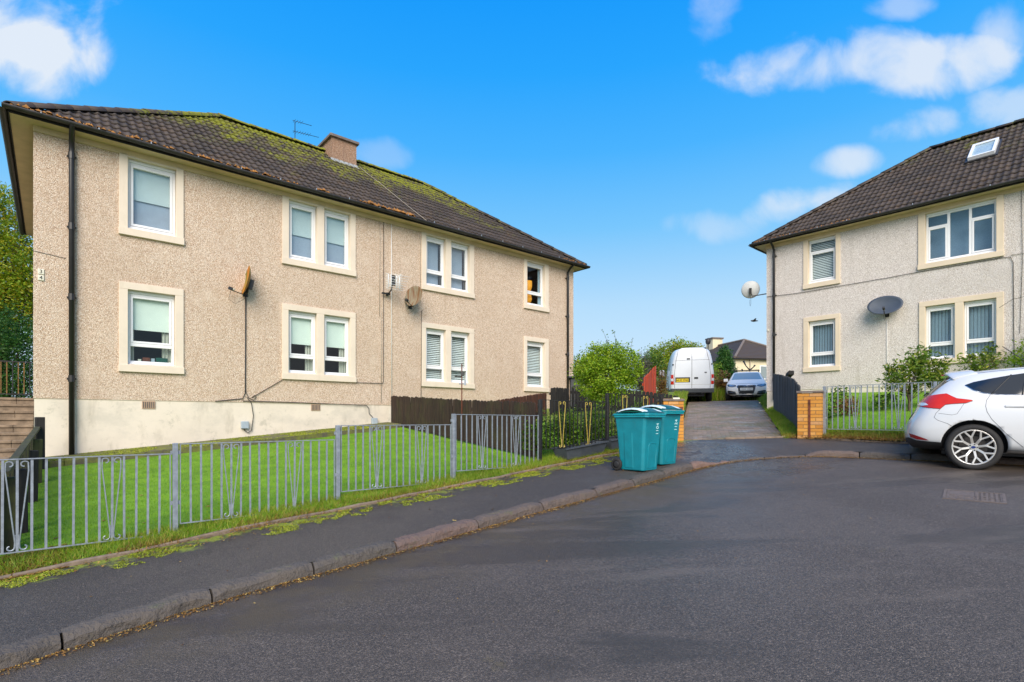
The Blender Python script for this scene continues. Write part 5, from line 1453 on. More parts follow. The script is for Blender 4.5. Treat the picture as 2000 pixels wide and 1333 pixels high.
class Shell:
    def __init__(s, o): s.t = bvh_of(o)
    def hit(s, axis, sg, a, b, off):
        if axis == 'y': o = Vector((a, sg*3, b)); d = Vector((0, -sg, 0))
        elif axis == 'x': o = Vector((sg*12 if sg > 0 else -6, a, b)); d = Vector((-sg, 0, 0))
        else: o = Vector((a, b, 5)); d = Vector((0, 0, -1))
        h = s.t.ray_cast(o, d)
        if h[0] is None:
            q = Vector((a, 0, b)) if axis == 'y' else Vector((0 if sg < 0 else 4, a, b)) if axis == 'x' else Vector((a, b, 1)); h = s.t.find_nearest(q)
        n = h[1]
        if n.dot(d) > 0: n = -n
        return h[0]+n*off
    def patch(s, nm, poly, axis, sg, mat, parent, off=.004, step=.05, depth=.0):
        vs = []; n = len(poly)
        for i in range(n):
            a, b = Vector(poly[i]), Vector(poly[(i+1) % n]); k = max(1, int((b-a).length/step))
            for j in range(k): vs.append(a.lerp(b, j/k))
        nb = len(vs); xs = [v.x for v in vs]; ys = [v.y for v in vs]; x = min(xs)+step/2
        while x < max(xs):
            y = min(ys)+step/2
            while y < max(ys):
                c = False; j = nb-1
                for i in range(nb):
                    if (vs[i].y > y) != (vs[j].y > y) and x < (vs[j].x-vs[i].x)*(y-vs[i].y)/(vs[j].y-vs[i].y)+vs[i].x: c = not c
                    j = i
                if c and min((v-Vector((x, y))).length for v in vs[:nb]) > step*.4: vs.append(Vector((x, y)))
                y += step
            x += step
        r = delaunay_2d_cdt(vs, [], [list(range(nb))], 1, 1e-5)
        P = [s.hit(axis, sg, v.x, v.y, off) for v in r[0]]
        mb = MB().add(P, [tuple(f) for f in r[2]])
        return mb.build(nm, mat, parent, True)
    def line(s, nm, pts, axis, sg, mat, parent, r=.004, off=.0, step=.06, n=4):
        out = []
        for a, b in zip(pts[:-1], pts[1:]):
            a, b = Vector(a), Vector(b); k = max(1, int((b-a).length/step))
            for j in range(k): q = a.lerp(b, j/k); out.append(s.hit(axis, sg, q.x, q.y, off))
        out.append(s.hit(axis, sg, pts[-1][0], pts[-1][1], off))
        return MB().tube(out, r, n).build(nm, mat, parent, True)

def alloy_wheel(parent, x, y, z, rt, rr, w, sg, nsp=8, rim='alloy'):
    """tyre, rim and forked spokes; sg the outward side"""
    t = MB().lathe([(rr-.005, -w/2+.02), (rr+.015, -w/2), (rt-.03, -w/2-.004), (rt-.008, -w/2+.025), (rt, -w/2+.06), (rt, w/2-.06), (rt-.008, w/2-.025), (rt-.03, w/2+.004), (rr+.015, w/2), (rr-.005, w/2-.02)], 44, 'y', (x, y, z)).build('wheel', 'rubber', parent, True)
    yo = y+sg*(w/2-.012); yi = y-sg*.02
    r_ = MB().lathe([(rr-.012, yi-y), (rr-.016, (yo-y)*.9), (rr-.006, yo-y+sg*.004), (rr+.006, yo-y+sg*.004), (rr+.004, yo-y-sg*.02)], 44, 'y', (x, y, z)).build('rim', rim, t, True)
    sp = MB()
    for k in range(nsp):
        a = 2*math.pi*k/nsp+.2; h = math.pi/nsp
        def P(r, ang, dy): return (x+r*math.cos(ang), yo-sg*dy, z+r*math.sin(ang))
        sp.bar(P(.045, a, .05), P(rr*.58, a, .022), .030, .03, (0, 1, 0)); sp.bar(P(rr*.56, a, .022), P(rr-.008, a+h*.62, .006), .023, .026, (0, 1, 0)); sp.bar(P(rr*.56, a, .022), P(rr-.008, a-h*.62, .006), .023, .026, (0, 1, 0))
    sp.lathe([(.001, 0), (.055, 0), (.06, -sg*.02)], 20, 'y', (x, yo-sg*.032, z))
    bevel(sp.build('spokes', rim, t), .003, 1)
    MB().lathe([(.001, 0), (.16, 0), (.165, -sg*.02)], 24, 'y', (x, yi, z)).lathe([(.001, 0), (rr-.02, 0)], 30, 'y', (x, yi-sg*.05, z), 0).build('brake_disc', 'brake_disc', t)
    for k in range(5):
        a = 2*math.pi*k/5; MB().lathe([(.001, sg*.004), (.009, sg*.004), (.009, -sg*.004)], 8, 'y', (x+.043*math.cos(a), yo-sg*.028, z+.043*math.sin(a))).build('wheel_nut', 'panel_gap', t)
    return t, yo

def hatchback():
    d = Vector((.795, -.606, 0)).normalized(); left = Vector((-d.y, d.x, 0))
    # near side is the right-hand flank (-y in car space)
    wheel = pix(1901, 0, 7.72); base = Vector((wheel.x, wheel.y, 0))-d*.85+left*.90
    z0 = roadz(wheel.x, wheel.y)
    gx, gy = .04736, .08; pitch = d.x*gx+d.y*gy
    t = thing('parked_car', 'white five door hatchback parked at the kerb, rear lamp towards the driveway', 'car', (base.x, base.y, z0), math.atan2(d.y, d.x)); t.rotation_euler = (.0, -pitch, math.atan2(d.y, d.x)); t.scale = (1.0, 1.0, 1.03)
    rows = [
        [(.14, 0, .25), (.15, .45, .25), (.24, .72, .26), (.5, .79, .24), (.85, .79, .22), (1.5, .80, .2), (2.3, .80, .2), (3.0, .8, .2), (3.5, .79, .2), (3.95, .75, .2), (4.18, .60, .2), (4.28, .35, .2), (4.30, 0, .2)],
        [(.0, 0, .40), (.015, .52, .40), (.13, .83, .41), (.45, .895, .42), (.85, .905, .42), (1.5, .875, .36), (2.3, .87, .34), (3.0, .88, .36), (3.5, .905, .4), (3.95, .87, .4), (4.22, .70, .4), (4.34, .4, .4), (4.36, 0, .4)],
        [(.03, 0, .64), (.045, .52, .64), (.14, .82, .65), (.45, .90, .68), (.85, .925, .70), (1.5, .90, .64), (2.3, .89, .60), (3.0, .9, .62), (3.5, .915, .64), (3.95, .88, .60), (4.2, .72, .58), (4.32, .4, .57), (4.34, 0, .57)],
        [(.15, 0, .80), (.16, .5, .80), (.24, .79, .83), (.5, .875, .88), (.85, .90, .90), (1.5, .885, .88), (2.3, .88, .85), (3.0, .87, .81), (3.5, .86, .78), (3.9, .82, .74), (4.1, .68, .71), (4.2, .4, .70), (4.22, 0, .70)],
        [(.20, 0, .99), (.22, .46, 1.0), (.32, .70, 1.04), (.55, .79, 1.10), (.85, .82, 1.085), (1.5, .81, 1.03), (2.3, .81, 1.0), (2.9, .80, .975), (3.15, .74, .96), (3.25, .66, .97), (3.35, .5, .985), (3.42, .25, 1.0), (3.44, 0, 1.0)],
        [(.56, 0, 1.37), (.57, .42, 1.36), (.62, .56, 1.32), (.78, .635, 1.315), (1.0, .66, 1.35), (1.5, .67, 1.41), (2.1, .66, 1.425), (2.3, .63, 1.415), (2.42, .58, 1.40), (2.5, .5, 1.40), (2.56, .38, 1.41), (2.6, .2, 1.42), (2.61, 0, 1.42)],
        [(.66, 0, 1.43), (.67, .36, 1.43), (.74, .50, 1.42), (.9, .56, 1.435), (1.1, .58, 1.455), (1.5, .585, 1.475), (2.0, .56, 1.475), (2.15, .52, 1.46), (2.25, .47, 1.455), (2.3, .4, 1.455), (2.34, .3, 1.455), (2.36, .15, 1.46), (2.36, 0, 1.46)]]
    body = cage(rows, 'body', 'car_white', t, 3); body.parent = t
    bake(body); S = Shell(body)
    well(body, (.85, 3.50), .372, .335, .60, 1.2)
    for sg in (-1, 1):
        g = [(.755, 1.205), (.85, 1.245), (1.02, 1.285), (1.25, 1.33), (1.48, 1.365), (2.0, 1.39), (2.35, 1.375), (2.7, 1.28), (3.0, 1.13), (3.12, 1.04), (2.9, 1.02), (2.4, 1.035), (1.48, 1.05), (1.1, 1.065), (.95, 1.09), (.84, 1.135)]
        S.patch('side_window', g, 'y', sg, 'car_glass', t, .003, .06)
        for pts in ([(1.04, 1.065), (1.26, 1.335)], [(1.36, 1.053), (1.42, 1.36)]): S.line('window_divider', pts, 'y', sg, 'plastic_black', t, .012, .0)
        S.line('window_trim', [(.755, 1.20), (.84, 1.128), (.95, 1.083), (1.1, 1.058), (1.48, 1.043), (2.4, 1.028), (2.9, 1.013)], 'y', sg, 'chrome', t, .007, .002)
        S.line('panel_gap', [(1.03, 1.06), (.985, .98), (.975, .9), (.99, .82), (1.04, .72), (1.2, .52), (1.32, .40), (1.41, .31)], 'y', sg, 'panel_gap', t, .0035)
        S.line('panel_gap', [(2.17, 1.03), (2.2, .7), (2.2, .3)], 'y', sg, 'panel_gap', t, .0035); S.line('panel_gap', [(1.41, .31), (2.9, .29)], 'y', sg, 'panel_gap', t, .0035)
        S.line('panel_gap', [(.66, 1.355), (1.1, 1.395), (1.6, 1.435), (2.2, 1.437)], 'y', sg, 'panel_gap', t, .004)
        S.line('panel_gap', [(.47, .86), (.42, .80), (.40, .74), (.44, .70), (.56, .65), (.60, .62)], 'y', sg, 'panel_gap', t, .003)
        S.line('fuel_flap' if sg < 0 else 'panel_gap', [(.74, .94), (.70, .86), (.66, .79), (.60, .775), (.45, .80)], 'y', sg, 'panel_gap', t, .0025)
        lamp = [(.195, .985), (.24, 1.02), (.33, 1.055), (.47, 1.075), (.545, 1.082), (.60, 1.045), (.66, 1.01), (.82, .985), (.835, .975), (.76, .945), (.60, .935), (.53, .925), (.47, .865), (.34, .88), (.22, .90), (.19, .94)]
        L_ = S.patch('tail_lamp', lamp, 'y', sg, 'lamp_red', t, .010, .035)
        S.line('lamp_edge', lamp+[lamp[0]], 'y', sg, 'lamp_dark_red', L_, .006, .004)
        S.patch('reversing_lamp', [(.20, .965), (.31, .945), (.34, .915), (.27, .905), (.205, .92)], 'y', sg, 'lamp_clear', L_, .017, .03)
        S.patch('bumper_reflector', [(.10, .50), (.17, .48), (.30, .43), (.345, .405), (.2, .415), (.12, .445)], 'y', sg, 'lamp_dark_red', t, .006, .03)
        S.patch('bumper_skirt', [(.06, .43), (.10, .44), (.12, .435), (.2, .405), (.345, .395), (.50, .385), (.50, .25), (.30, .265), (.15, .30), (.07, .37)], 'y', sg, 'plastic_black', t, .012, .025)
        S.patch('side_skirt', [(1.22, .30), (3.1, .28), (3.1, .205), (1.22, .21)], 'y', sg, 'plastic_black', t, .004, .08)
        h = S.hit('y', sg, 1.30, .90, 0)
        bevel(MB().box(1.18, 1.42, sg*(abs(h.y)+.012)-.009, sg*(abs(h.y)+.012)+.009, .885, .915).build('door_handle', 'car_white', t), .006)
        S.patch('handle_recess', [(1.24, .90), (1.26, .94), (1.32, .95), (1.37, .93), (1.38, .90)], 'y', sg, 'alloy', t, .002, .05)
        # spoiler cheek
    sp = MB(); n = 9; rows_ = []
    for j in range(n+1):
        y = -.60+1.2*j/n; f = abs(y)/.60; dz = -.10*f**4; dx = .10*f**3
        rows_.append([(.54+dx, y, 1.375+dz), (.51+dx, y, 1.405+dz), (.56+dx, y, 1.43+dz), (.80+dx, y, 1.457+dz*.7), (.80+dx, y, 1.40+dz), (.62+dx, y, 1.365+dz)])
    vs = [v for r_ in rows_ for v in r_]; fs = [(j*6+i, (j+1)*6+i, (j+1)*6+(i+1) % 6, j*6+(i+1) % 6) for j in range(n) for i in range(6)]+[tuple(range(6)), tuple(n*6+i for i in range(6))[::-1]]
    bevel(sp.add(vs, fs).build('roof_spoiler', 'car_white', t, True), .012, 3)
    MB().box(.49, .53, -.28, .28, 1.372, 1.388).build('high_brake_lamp', 'lamp_dark_red', t)
    S.patch('rear_window', [(-.60, 1.06), (.60, 1.06), (.54, 1.34), (-.54, 1.34)], 'x', -1, 'car_glass', t, .005, .08)
    S.line('rear_wiper', [(0, 1.07), (-.40, 1.10)], 'x', -1, 'plastic_black', t, .012, .02)
    S.patch('number_plate', [(-.26, .70), (.26, .70), (.26, .81), (-.26, .81)], 'x', -1, 'plate_yellow', t, .008, .1)
    S.patch('windscreen', [(-.55, 1.10), (.55, 1.10), (.46, 1.38), (-.46, 1.38)], 'x', 1, 'car_glass', t, .005, .08)
    S.patch('grille', [(-.5, .32), (.5, .32), (.42, .55), (-.42, .55)], 'x', 1, 'plastic_black', t, .005, .08)
    for s in (-1, 1): S.patch('headlamp', [(s*.48, .60), (s*.80, .66), (s*.78, .74), (s*.5, .68)], 'x', 1, 'lamp_head', t, .008, .05)
    a = bevel(MB().box(1.45, 1.60, -.03, .03, 1.478, 1.50).build('aerial_base', 'plastic_black', t), .008); MB().tube([(1.56, 0, 1.495), (1.22, 0, 1.80)], .006, 5).build('aerial_rod', 'plastic_black', a)
    for x in (.85, 3.50):
        for sg in (-1, 1):
            w, yo = alloy_wheel(t, x, sg*.785, .325, .325, .242, .225, sg)
            o = MB().lathe([(.001, 0), (.02, 0), (.021, -sg*.004)], 20, 'y', (0, 0, 0)).build('wheel_badge', 'badge_blue', w); o.location = (x, yo-sg*.026, .325); o.scale = (1.25, 1, .85)
            MB().lathe([(.020, 0), (.023, 0)], 20, 'y', (0, 0, 0)).build('badge_ring', 'chrome', o)
    bevel(MB().box(2.75, 2.95, -1.03, -.87, .98, 1.13).build('door_mirror', 'car_white', t), .03, 3); bevel(MB().box(2.75, 2.95, .87, 1.03, .98, 1.13).build('door_mirror', 'car_white', t), .03, 3)
    MB().box(.5, 4.0, -.50, .50, .20, .30).build('underbody', 'plastic_black', t)
hatchback()

def van():
    d = Vector((.235, .972, 0)).normalized(); left = Vector((-d.y, d.x, 0))
    c = pix(1352, 0, 24.5); z0 = bp(c.x, c.y)
    t = thing('parked_van', 'white high roof panel van parked nose away at the top of the driveway', 'van', (c.x, c.y, z0-.02)); t.rotation_euler = (0, -(d.x*.047+d.y*.05), math.atan2(d.y, d.x))
    rows = [
        [(.05, 0, .42), (.05, .5, .42), (.06, .90, .42), (.3, .95, .42), (1.2, .95, .40), (2.4, .95, .38), (3.6, .95, .38), (4.6, .95, .36), (5.3, .9, .34), (5.6, .7, .34), (5.7, 0, .34)],
        [(.02, 0, .62), (.02, .55, .62), (.03, .93, .62), (.25, .985, .62), (1.2, .985, .62), (2.4, .985, .62), (3.6, .985, .62), (4.6, .98, .62), (5.35, .92, .60), (5.65, .7, .6), (5.75, 0, .6)],
        [(.0, 0, 1.25), (.0, .56, 1.25), (.02, .92, 1.25), (.25, .985, 1.25), (1.2, .99, 1.25), (2.4, .99, 1.25), (3.6, .985, 1.25), (4.4, .96, 1.22), (4.95, .90, 1.15), (5.25, .6, 1.18), (5.35, 0, 1.2)],
        [(.03, 0, 1.85), (.03, .52, 1.85), (.05, .86, 1.85), (.28, .92, 1.85), (1.2, .93, 1.87), (2.4, .93, 1.87), (3.5, .92, 1.87), (4.0, .87, 1.87), (4.25, .78, 1.88), (4.45, .5, 1.9), (4.52, 0, 1.92)],
        [(.10, 0, 2.38), (.10, .46, 2.38), (.12, .74, 2.36), (.35, .81, 2.36), (1.2, .82, 2.38), (2.4, .82, 2.38), (3.3, .80, 2.36), (3.6, .74, 2.34), (3.75, .66, 2.33), (3.85, .45, 2.34), (3.9, 0, 2.36)],
        [(.20, 0, 2.53), (.20, .40, 2.52), (.22, .60, 2.50), (.45, .66, 2.52), (1.2, .67, 2.55), (2.4, .67, 2.55), (3.1, .64, 2.53), (3.3, .6, 2.51), (3.4, .52, 2.5), (3.45, .35, 2.5), (3.5, 0, 2.52)]]
    body = bake(cage(rows, 'body', 'van_white', t, 3, crease=[(k, 1, 2, .6) for k in range(1, 6)])); S = Shell(body)
    well(body, (1.15, 4.65), .40, .36, .6, 1.3)
    S.patch('bumper', [(-.90, .44), (.90, .44), (.93, .63), (.90, .66), (-.90, .66), (-.93, .63)], 'x', -1, 'shed_dark', t, .03, .1)
    bevel(MB().box(-.10, .12, -.93, .93, .46, .64).build('bumper_step', 'shed_dark', t), .03, 3)
    for sg in (-1, 1):
        lm = S.patch('tail_lamp', [(sg*.80, .85), (sg*.93, .85), (sg*.925, 1.30), (sg*.82, 1.30)], 'x', -1, 'lamp_red', t, .012, .06)
        S.patch('lamp_lens', [(sg*.82, 1.0), (sg*.92, 1.0), (sg*.92, 1.12), (sg*.83, 1.12)], 'x', -1, 'lamp_clear', lm, .018, .05)
        S.line('panel_gap', [(sg*.77, .68), (sg*.78, 1.3), (sg*.72, 1.9), (sg*.60, 2.42)], 'x', -1, 'panel_gap', t, .008)
        S.patch('door_hinge', [(sg*.80, 1.72), (sg*.86, 1.72), (sg*.86, 1.78), (sg*.80, 1.78)], 'x', -1, 'plastic_black', t, .02, .05)
        bevel(MB().box(4.25, 4.45, sg*1.18-.12, sg*1.18+.12, 1.30, 1.62).build('door_mirror', 'van_white', t), .04, 3)
    S.line('panel_gap', [(.02, .68), (.02, 1.3), (.02, 1.9), (.02, 2.46)], 'x', -1, 'panel_gap', t, .009)
    S.line('panel_gap', [(.74, 1.93), (.04, 1.95)], 'x', -1, 'panel_gap', t, .006); S.line('panel_gap', [(-.74, 1.95), (0, 1.95)], 'x', -1, 'panel_gap', t, .006)
    S.line('panel_gap', [(.76, .84), (-.76, .84)], 'x', -1, 'cable_pale', t, .005)
    for (a, b_, nm, z0_, z1_) in ((.10, .24, 'door_handle', 1.98, 2.03), (-.25, -.08, 'door_handle', 1.10, 1.17), (-.62, -.52, 'badge', 1.36, 1.40)):
        S.patch(nm, [(a, z0_), (b_, z0_), (b_, z1_), (a, z1_)], 'x', -1, 'plastic_black' if nm != 'badge' else 'gutter_dark', t, .02, .05)
    S.patch('plate_recess', [(.10, .94), (.74, .94), (.74, 1.17), (.10, 1.17)], 'x', -1, 'iron_black', t, .006, .1)
    pl = S.patch('number_plate', [(.16, .96), (.70, .96), (.70, 1.11), (.16, 1.11)], 'x', -1, 'plate_yellow', t, .016, .1)
    h = S.hit('x', -1, .43, 1.035, .022)
    digit_mesh('NL22 ZNC', .115, 'dark_void', pl, Matrix.Translation(h) @ Matrix.Rotation(-math.pi/2, 4, 'Z') @ FRONT, 'registration')
    S.patch('windscreen', [(-.8, 1.30), (.8, 1.30), (.72, 1.85), (-.72, 1.85)], 'x', 1, 'car_glass', t, .005, .1)
    for sg in (-1, 1): S.patch('side_window', [(3.75, 1.28), (4.55, 1.25), (4.1, 1.80), (3.75, 1.82)], 'y', sg, 'car_glass', t, .004, .1)
    for x in (1.15, 4.65):
        for sg in (-1, 1): alloy_wheel(t, x, sg*.84, .34, .34, .21, .22, sg, 6)
    MB().box(.2, 5.3, -.55, .55, .30, .45).build('chassis', 'plastic_black', t)
van()

def saloon():
    d = Vector((-.40, -.917, 0)).normalized()
    c = pix(1458, 0, 24.3); z0 = bp(c.x, c.y); o0 = Vector((c.x, c.y, 0))-d*4.70
    t = thing('parked_car', 'silver estate car with cycle carriers on its roof facing down the driveway', 'car', (o0.x, o0.y, z0+.10)); t.rotation_euler = (0, -(d.x*.047+d.y*.05)*.55, math.atan2(d.y, d.x))
    t.location.z = bp(o0.x, o0.y)-.0
    rows = [
        [(.12, 0, .22), (.14, .5, .22), (.25, .76, .22), (.6, .80, .2), (1.1, .80, .2), (2.3, .80, .2), (3.0, .80, .2), (3.75, .8, .2), (4.2, .78, .2), (4.48, .66, .19), (4.60, .35, .18), (4.62, 0, .18)],
        [(.0, 0, .42), (.03, .55, .42), (.15, .84, .42), (.6, .90, .42), (1.1, .905, .42), (2.3, .90, .38), (3.0, .90, .38), (3.75, .91, .4), (4.2, .885, .38), (4.52, .76, .36), (4.68, .42, .34), (4.72, 0, .34)],
        [(.05, 0, .66), (.08, .55, .66), (.18, .83, .66), (.6, .905, .66), (1.1, .915, .68), (2.3, .905, .64), (3.0, .905, .64), (3.75, .91, .66), (4.2, .88, .62), (4.48, .76, .60), (4.64, .42, .58), (4.68, 0, .58)],
        [(.10, 0, .88), (.14, .52, .88), (.26, .80, .89), (.6, .88, .90), (1.1, .895, .90), (2.3, .89, .88), (3.0, .885, .86), (3.75, .86, .82), (4.1, .82, .78), (4.38, .70, .745), (4.54, .4, .735), (4.58, 0, .735)],
        [(.18, 0, 1.02), (.20, .48, 1.02), (.34, .73, 1.0), (.7, .80, 1.0), (1.1, .82, .98), (2.3, .83, .95), (2.9, .82, .93), (3.2, .80, .91), (3.38, .70, .93), (3.5, .5, .96), (3.58, .25, .975), (3.60, 0, .98)],
        [(.50, 0, 1.34), (.52, .40, 1.34), (.58, .54, 1.33), (.9, .60, 1.35), (1.3, .63, 1.37), (1.9, .64, 1.385), (2.3, .62, 1.38), (2.5, .59, 1.365), (2.62, .53, 1.36), (2.70, .4, 1.37), (2.74, .2, 1.38), (2.75, 0, 1.38)],
        [(.70, 0, 1.39), (.72, .34, 1.39), (.78, .44, 1.39), (1.0, .50, 1.40), (1.3, .53, 1.42), (1.9, .54, 1.43), (2.2, .52, 1.425), (2.35, .48, 1.415), (2.45, .42, 1.41), (2.5, .32, 1.41), (2.52, .15, 1.415), (2.52, 0, 1.415)]]
    body = bake(cage(rows, 'body', 'car_silver', t, 3)); S = Shell(body); well(body, (.98, 3.80), .36, .33, .6, 1.2)
    S.patch('windscreen', [(-.66, 1.0), (.66, 1.0), (.53, 1.34), (-.53, 1.34)], 'x', 1, 'car_screen', t, .005, .08)
    S.line('bonnet_edge', [(-.62, .77), (-.3, .79), (0, .795), (.3, .79), (.62, .77)], 'x', 1, 'panel_gap', t, .006)
    gr = [(-.36, .70), (.36, .70), (.40, .66), (.30, .34), (.24, .30), (-.24, .30), (-.30, .34), (-.40, .66)]
    g = S.patch('grille', gr, 'x', 1, 'plastic_black', t, .010, .06); S.line('grille_surround', gr+[gr[0]], 'x', 1, 'chrome', g, .010, .012)
    for z in (.36, .42, .60, .66): S.line('grille_bar', [(-.30, z), (.30, z)], 'x', 1, 'gutter_dark', g, .006, .016)
    for k in range(4):
        pts = [(-.105+.07*k+.036*math.cos(a), .655+.030*math.sin(a)) for a in [2*math.pi*i/14 for i in range(15)]]; S.line('badge_ring', pts, 'x', 1, 'chrome', g, .006, .022, .05)
    S.patch('number_plate', [(-.26, .47), (.26, .47), (.26, .58), (-.26, .58)], 'x', 1, 'plate_white', t, .024, .08)
    h = S.hit('x', 1, 0, .525, .030); digit_mesh('SG65 NXD', .09, 'dark_void', t, Matrix.Translation(h) @ Matrix.Rotation(math.pi/2, 4, 'Z') @ FRONT, 'registration')
    for s in (-1, 1):
        hl = S.patch('headlamp', [(s*.42, .66), (s*.46, .72), (s*.76, .77), (s*.82, .74), (s*.78, .66), (s*.60, .625)], 'x', 1, 'plastic_black', t, .008, .05)
        S.patch('lamp_lens', [(s*.48, .665), (s*.50, .70), (s*.74, .745), (s*.74, .68), (s*.60, .645)], 'x', 1, 'lamp_head', hl, .014, .05)
        fg = S.patch('air_intake', [(s*.42, .30), (s*.76, .30), (s*.80, .46), (s*.74, .48), (s*.46, .42)], 'x', 1, 'plastic_black', t, .008, .05)
        S.line('intake_trim', [(s*.44, .365), (s*.76, .40)], 'x', 1, 'chrome', fg, .008, .014)
        bevel(MB().box(3.02, 3.16, s*.92-.10, s*.92+.10, .92, 1.07).build('door_mirror', 'car_silver', t), .03, 3)
        S.patch('side_window', [(.7, 1.04), (2.9, .98), (3.05, .98), (2.5, 1.33), (1.5, 1.36), (.9, 1.30)], 'y', s, 'car_glass', t, .004, .1)
        MB().tube([(.9, s*.52, 1.40), (1.1, s*.55, 1.46), (2.2, s*.55, 1.46), (2.4, s*.52, 1.41)], .015, 6).build('roof_rail', 'iron_black', t, True)
    S.patch('lower_intake', [(-.5, .205), (.5, .205), (.46, .27), (-.46, .27)], 'x', 1, 'plastic_black', t, .006, .06)
    for x in (.98, 3.80):
        for sg in (-1, 1): alloy_wheel(t, x, sg*.79, .325, .325, .23, .225, sg, 10)
    MB().box(.3, 4.3, -.6, .6, .17, .3).build('underbody', 'plastic_black', t)
    r = thing('cycle_carrier', 'black cycle carrier arms standing up on the silver car roof', 'cycle carrier', (0, 0, 0)); r.matrix_world = t.matrix_basis
    m = MB()
    for x in (1.35, 2.15): MB().bar((x, -.58, 1.50), (x, .58, 1.50), .05, .03).box(x-.03, x+.03, -.58, -.54, 1.44, 1.50).box(x-.03, x+.03, .54, .58, 1.44, 1.50).build('cross_bar', 'iron_black', r)
    MB().bar((1.1, .15, 1.54), (2.5, .15, 1.54), .07, .03).build('wheel_tray', 'iron_black', r); MB().bar((1.1, -.2, 1.54), (2.5, -.2, 1.54), .07, .03).build('wheel_tray', 'iron_black', r)
    MB().tube([(2.1, .12, 1.54), (2.0, -.02, 1.72), (1.95, -.14, 1.98)], [.03, .025, .045], 6).build('upright_arm', 'iron_black', r, True)
    MB().tube([(2.1, .20, 1.54), (2.05, .32, 1.66), (2.0, .38, 1.74)], [.03, .025, .045], 6).build('upright_arm', 'iron_black', r, True)
saloon()
# ---------------------------------------------------------------- plants
def leaf_mesh(nm, pos, size, aspect=.5, up=.25, droop=0, seed=1):
    rs = np.random.RandomState(seed); n = len(pos)
    d = rs.normal(size=(n, 3)); d[:, 2] = d[:, 2]*.6+up-droop; d /= np.linalg.norm(d, axis=1)[:, None]
    a = rs.normal(size=(n, 3)); s = np.cross(d, a); s /= np.linalg.norm(s, axis=1)[:, None]
    L = size*rs.uniform(.6, 1.3, n)[:, None]
    v = np.empty((n, 4, 3)); v[:, 0] = pos; v[:, 1] = pos+d*L*.5+s*L*aspect*.5; v[:, 2] = pos+d*L; v[:, 3] = pos+d*L*.5-s*L*aspect*.5
    nrm = np.cross(s, d); v[:, 2] -= nrm*L*.12; 
    me = bpy.data.meshes.new(nm); me.vertices.add(n*4); me.vertices.foreach_set('co', v.reshape(-1)); me.loops.add(n*4); me.loops.foreach_set('vertex_index', np.arange(n*4, dtype=np.int32))
    me.polygons.add(n); me.polygons.foreach_set('loop_start', np.arange(0, n*4, 4, dtype=np.int32)); me.update(calc_edges=True); me.validate(); return me
def cloud(blobs, n, twigs, spread, seed, shell=.55):
    """leaf positions in clumps spread through a set of ellipsoids (cx, cy, cz, rx, ry, rz)"""
    rs = np.random.RandomState(seed); B = np.array(blobs, float); vol = B[:, 3]*B[:, 4]*B[:, 5]; k = rs.choice(len(B), twigs, p=vol/vol.sum())
    d = rs.normal(size=(twigs, 3)); d /= np.linalg.norm(d, axis=1)[:, None]; r = rs.uniform(shell**3, 1, twigs)**(1/3)*rs.uniform(.78, 1.22, twigs)
    T = B[k, :3]+d*r[:, None]*B[k, 3:]
    w = rs.gamma(2.0, 1.0, twigs); i = rs.choice(twigs, n, p=w/w.sum()); return T[i]+rs.normal(size=(n, 3))*spread
def plant(nm, label, cat, base, blobs, n, size, mat, trunk=None, twigs=None, spread=.09, seed=1, aspect=.5, group=None, shell=.5, up=.25, droop=0, bark='bark', name_f='foliage'):
    t = thing(nm, label, cat, base, 0, group)
    pos = cloud(blobs, n, twigs or max(20, n//14), spread, seed, shell)
    pos = pos[pos[:, 2] > .02]
    link(name_f, leaf_mesh(name_f, pos, size, aspect, up, droop, seed), mat, t)
    if trunk:
        h, r, nb = trunk; rr = random.Random(seed)
        MB().tube([(0, 0, -.15), (.02*h, 0, h*.4), (0, .02*h, h)], [r*1.25, r, r*.6], 9).build('trunk', bark, t, True)
        m = MB()
        for k in range(nb):
            b_ = rr.choice(blobs); e = Vector((b_[0]+rr.uniform(-.6, .6)*b_[3], b_[1]+rr.uniform(-.6, .6)*b_[4], b_[2]+rr.uniform(-.3, .7)*b_[5])); z0 = h*rr.uniform(.25, 1.0); a = Vector((0, 0, z0)); mid = a.lerp(e, .5)+Vector((rr.uniform(-.1, .1), rr.uniform(-.1, .1), .12))
            m.tube([a, mid, e], [r*.45, r*.26, r*.07], 5)
        m.build('branches', bark, t, True)
    return t
def wpos(px, d, gf_=bp): q = pix(px, 0, d); return (q.x, q.y, gf_(q.x, q.y))

# the big bush by the driveway: px 1120..1250, y 650..790
b = wpos(1187, 14.6, g1)
k = 14.6/1050
def bz(py, d, g): return (820-py)/1050*d+EYE-g
G = b[2]
plant('bush', 'large round bright green bush at the right end of the beige house', 'bush', b,
      [(-.05, 0, bz(735, 14.6, G), .82, .8, .62), (-.25, 0, bz(700, 14.6, G), .45, .5, .38), (.2, .1, bz(700, 14.6, G), .55, .5, .42), (.55, 0, bz(725, 14.6, G), .4, .5, .5), (-.1, 0, bz(768, 14.6, G), .5, .5, .35), (.0, .1, bz(683, 14.6, G), .28, .3, .22), (-.62, 0, bz(730, 14.6, G), .3, .4, .35)], 19000, .064, 'leaf_bush', (1.2, .045, 16), 1100, .065, 3)
